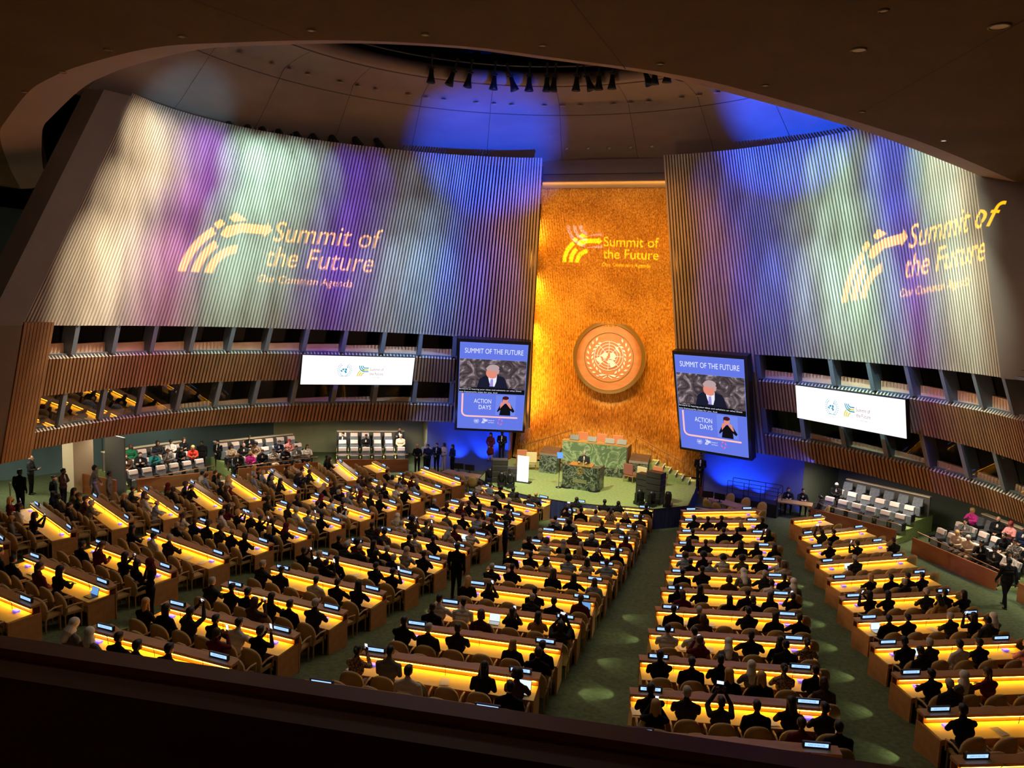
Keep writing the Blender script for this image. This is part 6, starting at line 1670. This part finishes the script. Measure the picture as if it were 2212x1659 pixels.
# ------------------------------------------------------------------ standing people
def stander(x, y, z, rz, kind, fem, top, bot, hair, hc, skin, lab, shirt=None, sc=1.0):
    if z is None: z = zfl(x, y)
    return person((x, y, z), rz, kind, fem, top, bot, hair, hc, skin, lab, None, shirt, sc=sc)
stander(0.12, 2.05, 1.14, PI, 'speak', False, 'charcoal', 'charcoal', 'short', 'grey', 0, 'grey-haired person in dark suit and tie speaking at the lectern', 'white')
stander(-6.45, 5.6, 0.95, PI - 0.1, 'dress', True, 'maroon', 'black', 'long', 'black', 1, 'woman in a dark red dress standing below the left screen', None, 0.97)
stander(-5.85, 5.9, 0.95, PI, 'front', False, 'black', 'black', 'short', 'black', 4, 'man in open black suit and white shirt below the left screen', 'white', 1.03)
stander(5.75, 4.9, 1.0, PI + 0.1, 'front', False, 'black', 'black', 'short', 'black', 3, 'guard in black suit standing beside the blue wall right of the stage', 'white', 1.02)
stander(-10.6, 4.3, None, PI + 0.3, 'front', True, 'black', 'black', 'bob', 'blond', 0, 'person in black with blond hair, leftmost of the group by the blue wall')
stander(-10.4, 5.1, None, PI + 0.2, 'armup' if False else 'front', False, 'beige', 'black', 'balding', 'grey', 0, 'person in beige jacket behind the leftmost one by the blue wall')
stander(-10.05, 4.6, None, PI, 'read', False, 'navy', 'black', 'short', 'black', 1, 'person in navy reading a paper by the blue wall')
stander(-9.75, 5.2, None, PI, 'front', False, 'black', 'black', 'short', 'black', 0, 'man in black suit with tie in the group by the blue wall', 'white')
stander(-9.37, 5.45, None, PI - 0.5, 'front', True, 'beige', 'beige', 'bob', 'black', 3, 'woman in a cream trouser suit with black hair by the blue wall')
stander(-8.75, 5.3, None, PI - 0.6, 'front', True, 'navy', 'black', 'long', 'black', 1, 'woman in navy leaning at the right end of the group by the blue wall')
stander(-19.84, -13.64, None, 0.2, 'stand', False, 'black', 'black', 'short', 'black', 4, 'large man in black suit standing with his back turned at far left', None, 1.03)
stander(-22.6, -11.0, None, -1.0, 'read', False, 'charcoal', 'black', 'balding', 'grey', 0, 'man in black reading his phone on the green carpet at far left', None, 1.02)
stander(-18.25, -13.4, None, -0.3, 'stand', True, 'black', 'black', 'flat_cap', 'black', 1, 'person in long black coat and dark cap at the left aisle')
stander(-19.3, -12.1, None, -1.2, 'fold', False, 'brown', 'black', 'short', 'black', 3, 'man in brown jacket with folded arms by the cream column', 'white')
stander(-19.2, -10.6, None, -0.9, 'walk', False, 'grey', 'grey', 'bob', 'black', 1, 'person in grey suit stepping past the wood partition at left')
stander(-17.6, -11.3, None, -0.9, 'stand', False, 'grey', 'grey', 'short', 'black', 3, 'person in grey with a black backpack near the left gallery seats')
stander(-0.12, -13.9, None, 0.0, 'stand', False, 'black', 'black', 'short', 'black', 4, 'tall man in black standing in the centre aisle with his back turned', None, 1.06)
stander(-0.1, -9.3, None, -1.3, 'read', False, 'navy', 'black', 'short', 'black', 3, 'man in dark jacket looking down in the centre aisle nearer the stage', None, 1.0)
stander(-6.35, -20.3, None, PI - 0.5, 'read', True, 'black', 'black', 'headscarf', 'maroon', 2, 'woman in black suit and dark headscarf holding papers in the left aisle', 'beige')
stander(17.55, -4.95, None, 0.35, 'walk', False, 'black', 'black', 'short', 'black', 4, 'man in black suit walking away along the right aisle', 'white', 1.03)
stander(-20.4, -1.3, 0.2, PI, 'front', False, 'black', 'black', 'short', 'black', 0, 'man in black suit standing behind the left gallery seats', 'white', 1.0)
stander(-20.9, -2.0, 0.2, PI + 0.4, 'stand', False, 'black', 'black', 'short', 'black', 3, 'second man in black suit standing behind the left gallery seats', None, 1.0)
stander(-15.9, 4.6, 0.15, PI, 'front', False, 'charcoal', 'charcoal', 'short', 'black', 0, 'attendant in grey suit standing at the gap in the left gallery', 'white', 1.0)

# ------------------------------------------------------------------ side tables by the stage
def side_table(loc, rz, w_, d_, label):
    root = empty('side_table', loc, rz, label, 'table')
    mb = MB(); mb.box((0, 0, 0.73), (w_, d_, 0.05)); mb.build('table_top', M['chair_wood'], root)
    for sx in (-1, 1):
        for sy in (-1, 1):
            mb = MB(); mb.box((sx * (w_ / 2 - 0.1), sy * (d_ / 2 - 0.08), 0.355), (0.06, 0.06, 0.71)); mb.build('leg', M['chair_wood'], root)
    return root
side_table((-6.9, 2.7, 0), -0.15, 2.6, 0.8, 'light wood table with chairs left of the stage')
side_table((7.6, 3.3, 0), -0.62, 3.0, 0.8, 'light wood table with blue-lit papers right of the stage')
side_table((10.6, 5.3, 0), -0.1, 1.7, 0.8, 'small wood table with three people near the right blue wall')
for (x, y, rz, t) in ((-8.3, 2.3, -1.2, 'leftmost at the table left of the stage'), (-7.25, 1.95, 0.0, 'second at the table left of the stage'), (-6.6, 1.85, 0.0, 'third at the table left of the stage'), (-5.95, 1.75, 0.2, 'fourth at the table left of the stage'),
                      (6.5, 3.1, -0.6, 'nearest the stairs at the table right of the stage'), (7.0, 2.55, -0.6, 'second at the near side of the table right of the stage'), (7.75, 2.05, -0.6, 'third at the near side of the table right of the stage'), (8.9, 2.3, 0.9, 'at the right end of the table right of the stage'),
                      (7.3, 4.4, 2.5, 'far side left at the table right of the stage'), (8.1, 3.9, 2.5, 'far side middle at the table right of the stage'), (8.9, 3.4, 2.5, 'far side right at the table right of the stage'),
                      (9.9, 5.75, PI - .4, 'left at the small table by the right blue wall'), (11.9, 4.6, 1.2, 'right at the small table by the right blue wall')):
    o = copy_tree(proto); o.location = (x, y, 0); o.rotation_euler = (0, 0, rz); tag(o, 'tan round-backed chair, ' + t, 'chair', 'tan chairs at the side tables')
person((10.25, 5.95, 0), PI + 0.1, 'desk', True, 'black', 'black', 'bob', 'brown', 0, 'woman in black seated left at the small table by the blue wall', shirt='white')
person((10.95, 6.0, 0), PI + 0.2, 'desk', True, 'black', 'black', 'bun', 'black', 1, 'woman in black seated right at the small table by the blue wall', shirt='white')
person((11.75, 4.75, 0), 1.1, 'rest', True, 'charcoal', 'black', 'bun', 'black', 2, 'person in dark clothes seated at the near end of the small table')
root = empty('recycling_bin', (9.6, 4.9, 0), 0, 'blue recycling bin on the floor by the right blue wall', 'bin')
mb = MB(); mb.hexa([(-.22, -.17, 0), (.22, -.17, 0), (.22, .17, 0), (-.22, .17, 0), (-.27, -.22, .42), (.27, -.22, .42), (.27, .22, .42), (-.27, .22, .42)]); mb.build('tub', mat('blue_plastic', (0.02, 0.07, 0.35), 0.4), root)
mb = MB(); mb.box((0, 0, 0.43), (0.58, 0.48, 0.03)); mb.build('rim', mat('blue_plastic_rim', (0.03, 0.10, 0.45), 0.4), root)
# black railing box by the right wall
root = empty('black_railing', (8.0, 5.3, 0), -0.25, 'black metal railing and platform beside the right blue wall', 'railing')
mb = MB(); mb.box((0.6, 0, 0.35), (2.6, 0.9, 0.7)); mb.build('platform', M['black'], root)
for z in (1.15, 1.55): 
    mb = MB(); mb.bar((-0.7, -0.45, z), (1.9, -0.45, z), 0.02, 6); mb.bar((-0.7, 0.45, z), (1.9, 0.45, z), 0.02, 6); mb.bar((1.9, -0.45, z), (1.9, 0.45, z), 0.02, 6); mb.build('rail', M['black_gloss'], root)
for x in (-0.7, 0.16, 1.03, 1.9):
    for y in (-0.45, 0.45):
        mb = MB(); mb.bar((x, y, 0.7), (x, y, 1.55), 0.02, 6); mb.build('post', M['black_gloss'], root)
for i, (x, y, rz, lab) in enumerate(((6.35, 3.5, 0.1, 'left black monitor back on the table right of the stage'), (6.95, 3.35, -0.2, 'second black monitor back on the table right of the stage'), (-7.4, 3.1, 0.2, 'left black monitor on the table left of the stage'), (-6.7, 3.05, 0.1, 'second black monitor on the table left of the stage'))):
    root = empty('desktop_monitor', (x, y, 0.757), rz, lab, 'monitor', 'monitors on the side tables')
    mb = MB(); mb.box((0, 0, 0.30), (0.55, 0.04, 0.33)); mb.build('display', M['black_gloss'], root)
    mb = MB(); mb.box((0, 0.02, 0.07), (0.05, 0.03, 0.14)); mb.box((0, 0.02, 0.008), (0.24, 0.16, 0.016)); mb.build('stand', M['black_gloss'], root)

# ------------------------------------------------------------------ laptops and papers on the desks
def desk_frame(b, r):
    xl, yl, xr, yr = DESK[b][r]; mid = V((xl + xr) / 2, (yl + yr) / 2, 0); mid.z = zfl(mid.x, mid.y); rz = math.atan2(yr - yl, xr - xl)
    return T(mid) @ Matrix.Rotation(rz, 4, 'Z'), rz, math.hypot(xr - xl, yr - yl)
def laptop(scr, back):
    root = empty('laptop'); mb = MB(); mb.box((0, 0, 0.008), (0.31, 0.22, 0.014)); mb.build('keyboard_base', M['steel'] if back else M['black_gloss'], root)
    mb = MB(); R = Matrix.Rotation(-0.25, 3, 'X'); mb.box((0, 0.125, 0.115), (0.31, 0.008, 0.215), M=R); mb.build('lid', M['steel'] if back else M['black_gloss'], root)
    mb = MB(); mb.box((0, 0.119, 0.116), (0.29, 0.003, 0.19), M=R); mb.build('screen', scr, root)
    return root
SCR_W = em('laptop_white', (0.72, 0.86, 1.0), 1.2); SCR_B = em('laptop_blue', (0.16, 0.36, 0.75), 1.0)
LAP = [('C', 10, 5, 'w'), ('C', 7, 5, 'b'), ('C', 8, 2, 'w'), ('E', 3, 1, 'w'), ('E', 6, 0, 'w'), ('E', 7, 1, 'w'), ('C', 1, 0, 'b'), ('D', 4, 0, 'w'), ('B', 4, 4, 'w'), ('A', 6, 4, 'w'), ('B', 7, 0, 'w'), ('A', 10, 1, 'w'), ('A', 10, 5, 'b'), ('B', 2, 3, 'b'), ('Z', 2, 4, 'w'), ('A', 4, 2, 'b'), ('C', 2, 4, 'w'), ('A', 2, 1, 'w')]
for b, r, i, c in LAP:
    Mx, rz, L = desk_frame(b, r); u = (i + 0.5) / 6 * L - L / 2
    o = laptop(SCR_W if c == 'w' else SCR_B, c == 'w'); o.location = Mx @ V(u + 0.08, -0.33, 0.757); o.rotation_euler = (0.0, 0, rz)
    tag(o, 'open laptop with %s screen, %s seat, %s desk row, %s' % ('white' if c == 'w' else 'blue', POS[i], ORD[r], BN[b]), 'laptop', 'open laptops on the desks')
mb = MB(); mb.box((0, 0, 0.002), (0.21, 0.297, 0.004)); PAP = mb.mesh('paper_sheet', mat('paper', (0.85, 0.80, 0.68), 0.8))
prn = random.Random(3)
for b in 'ABCDEZ':
    for r in range(4, 12):
        if r >= len(DESK[b]): continue
        Mx, rz, L = desk_frame(b, r)
        if not seen(Mx @ V(0, 0, 0.8)): continue
        for k in range(2):
            i = prn.randrange(6); u = (i + 0.15) / 6 * L - L / 2
            o = bpy.data.objects.new('paper_sheet', PAP); COL.objects.link(o); o.location = Mx @ V(u, -0.36, 0.758); o.rotation_euler = (0.0, 0, rz + prn.uniform(-0.4, 0.4))
            tag(o, 'loose paper sheet near the %s seat, %s desk row, %s' % (POS[i], ORD[r], BN[b]), 'paper', 'paper sheets on the desks')
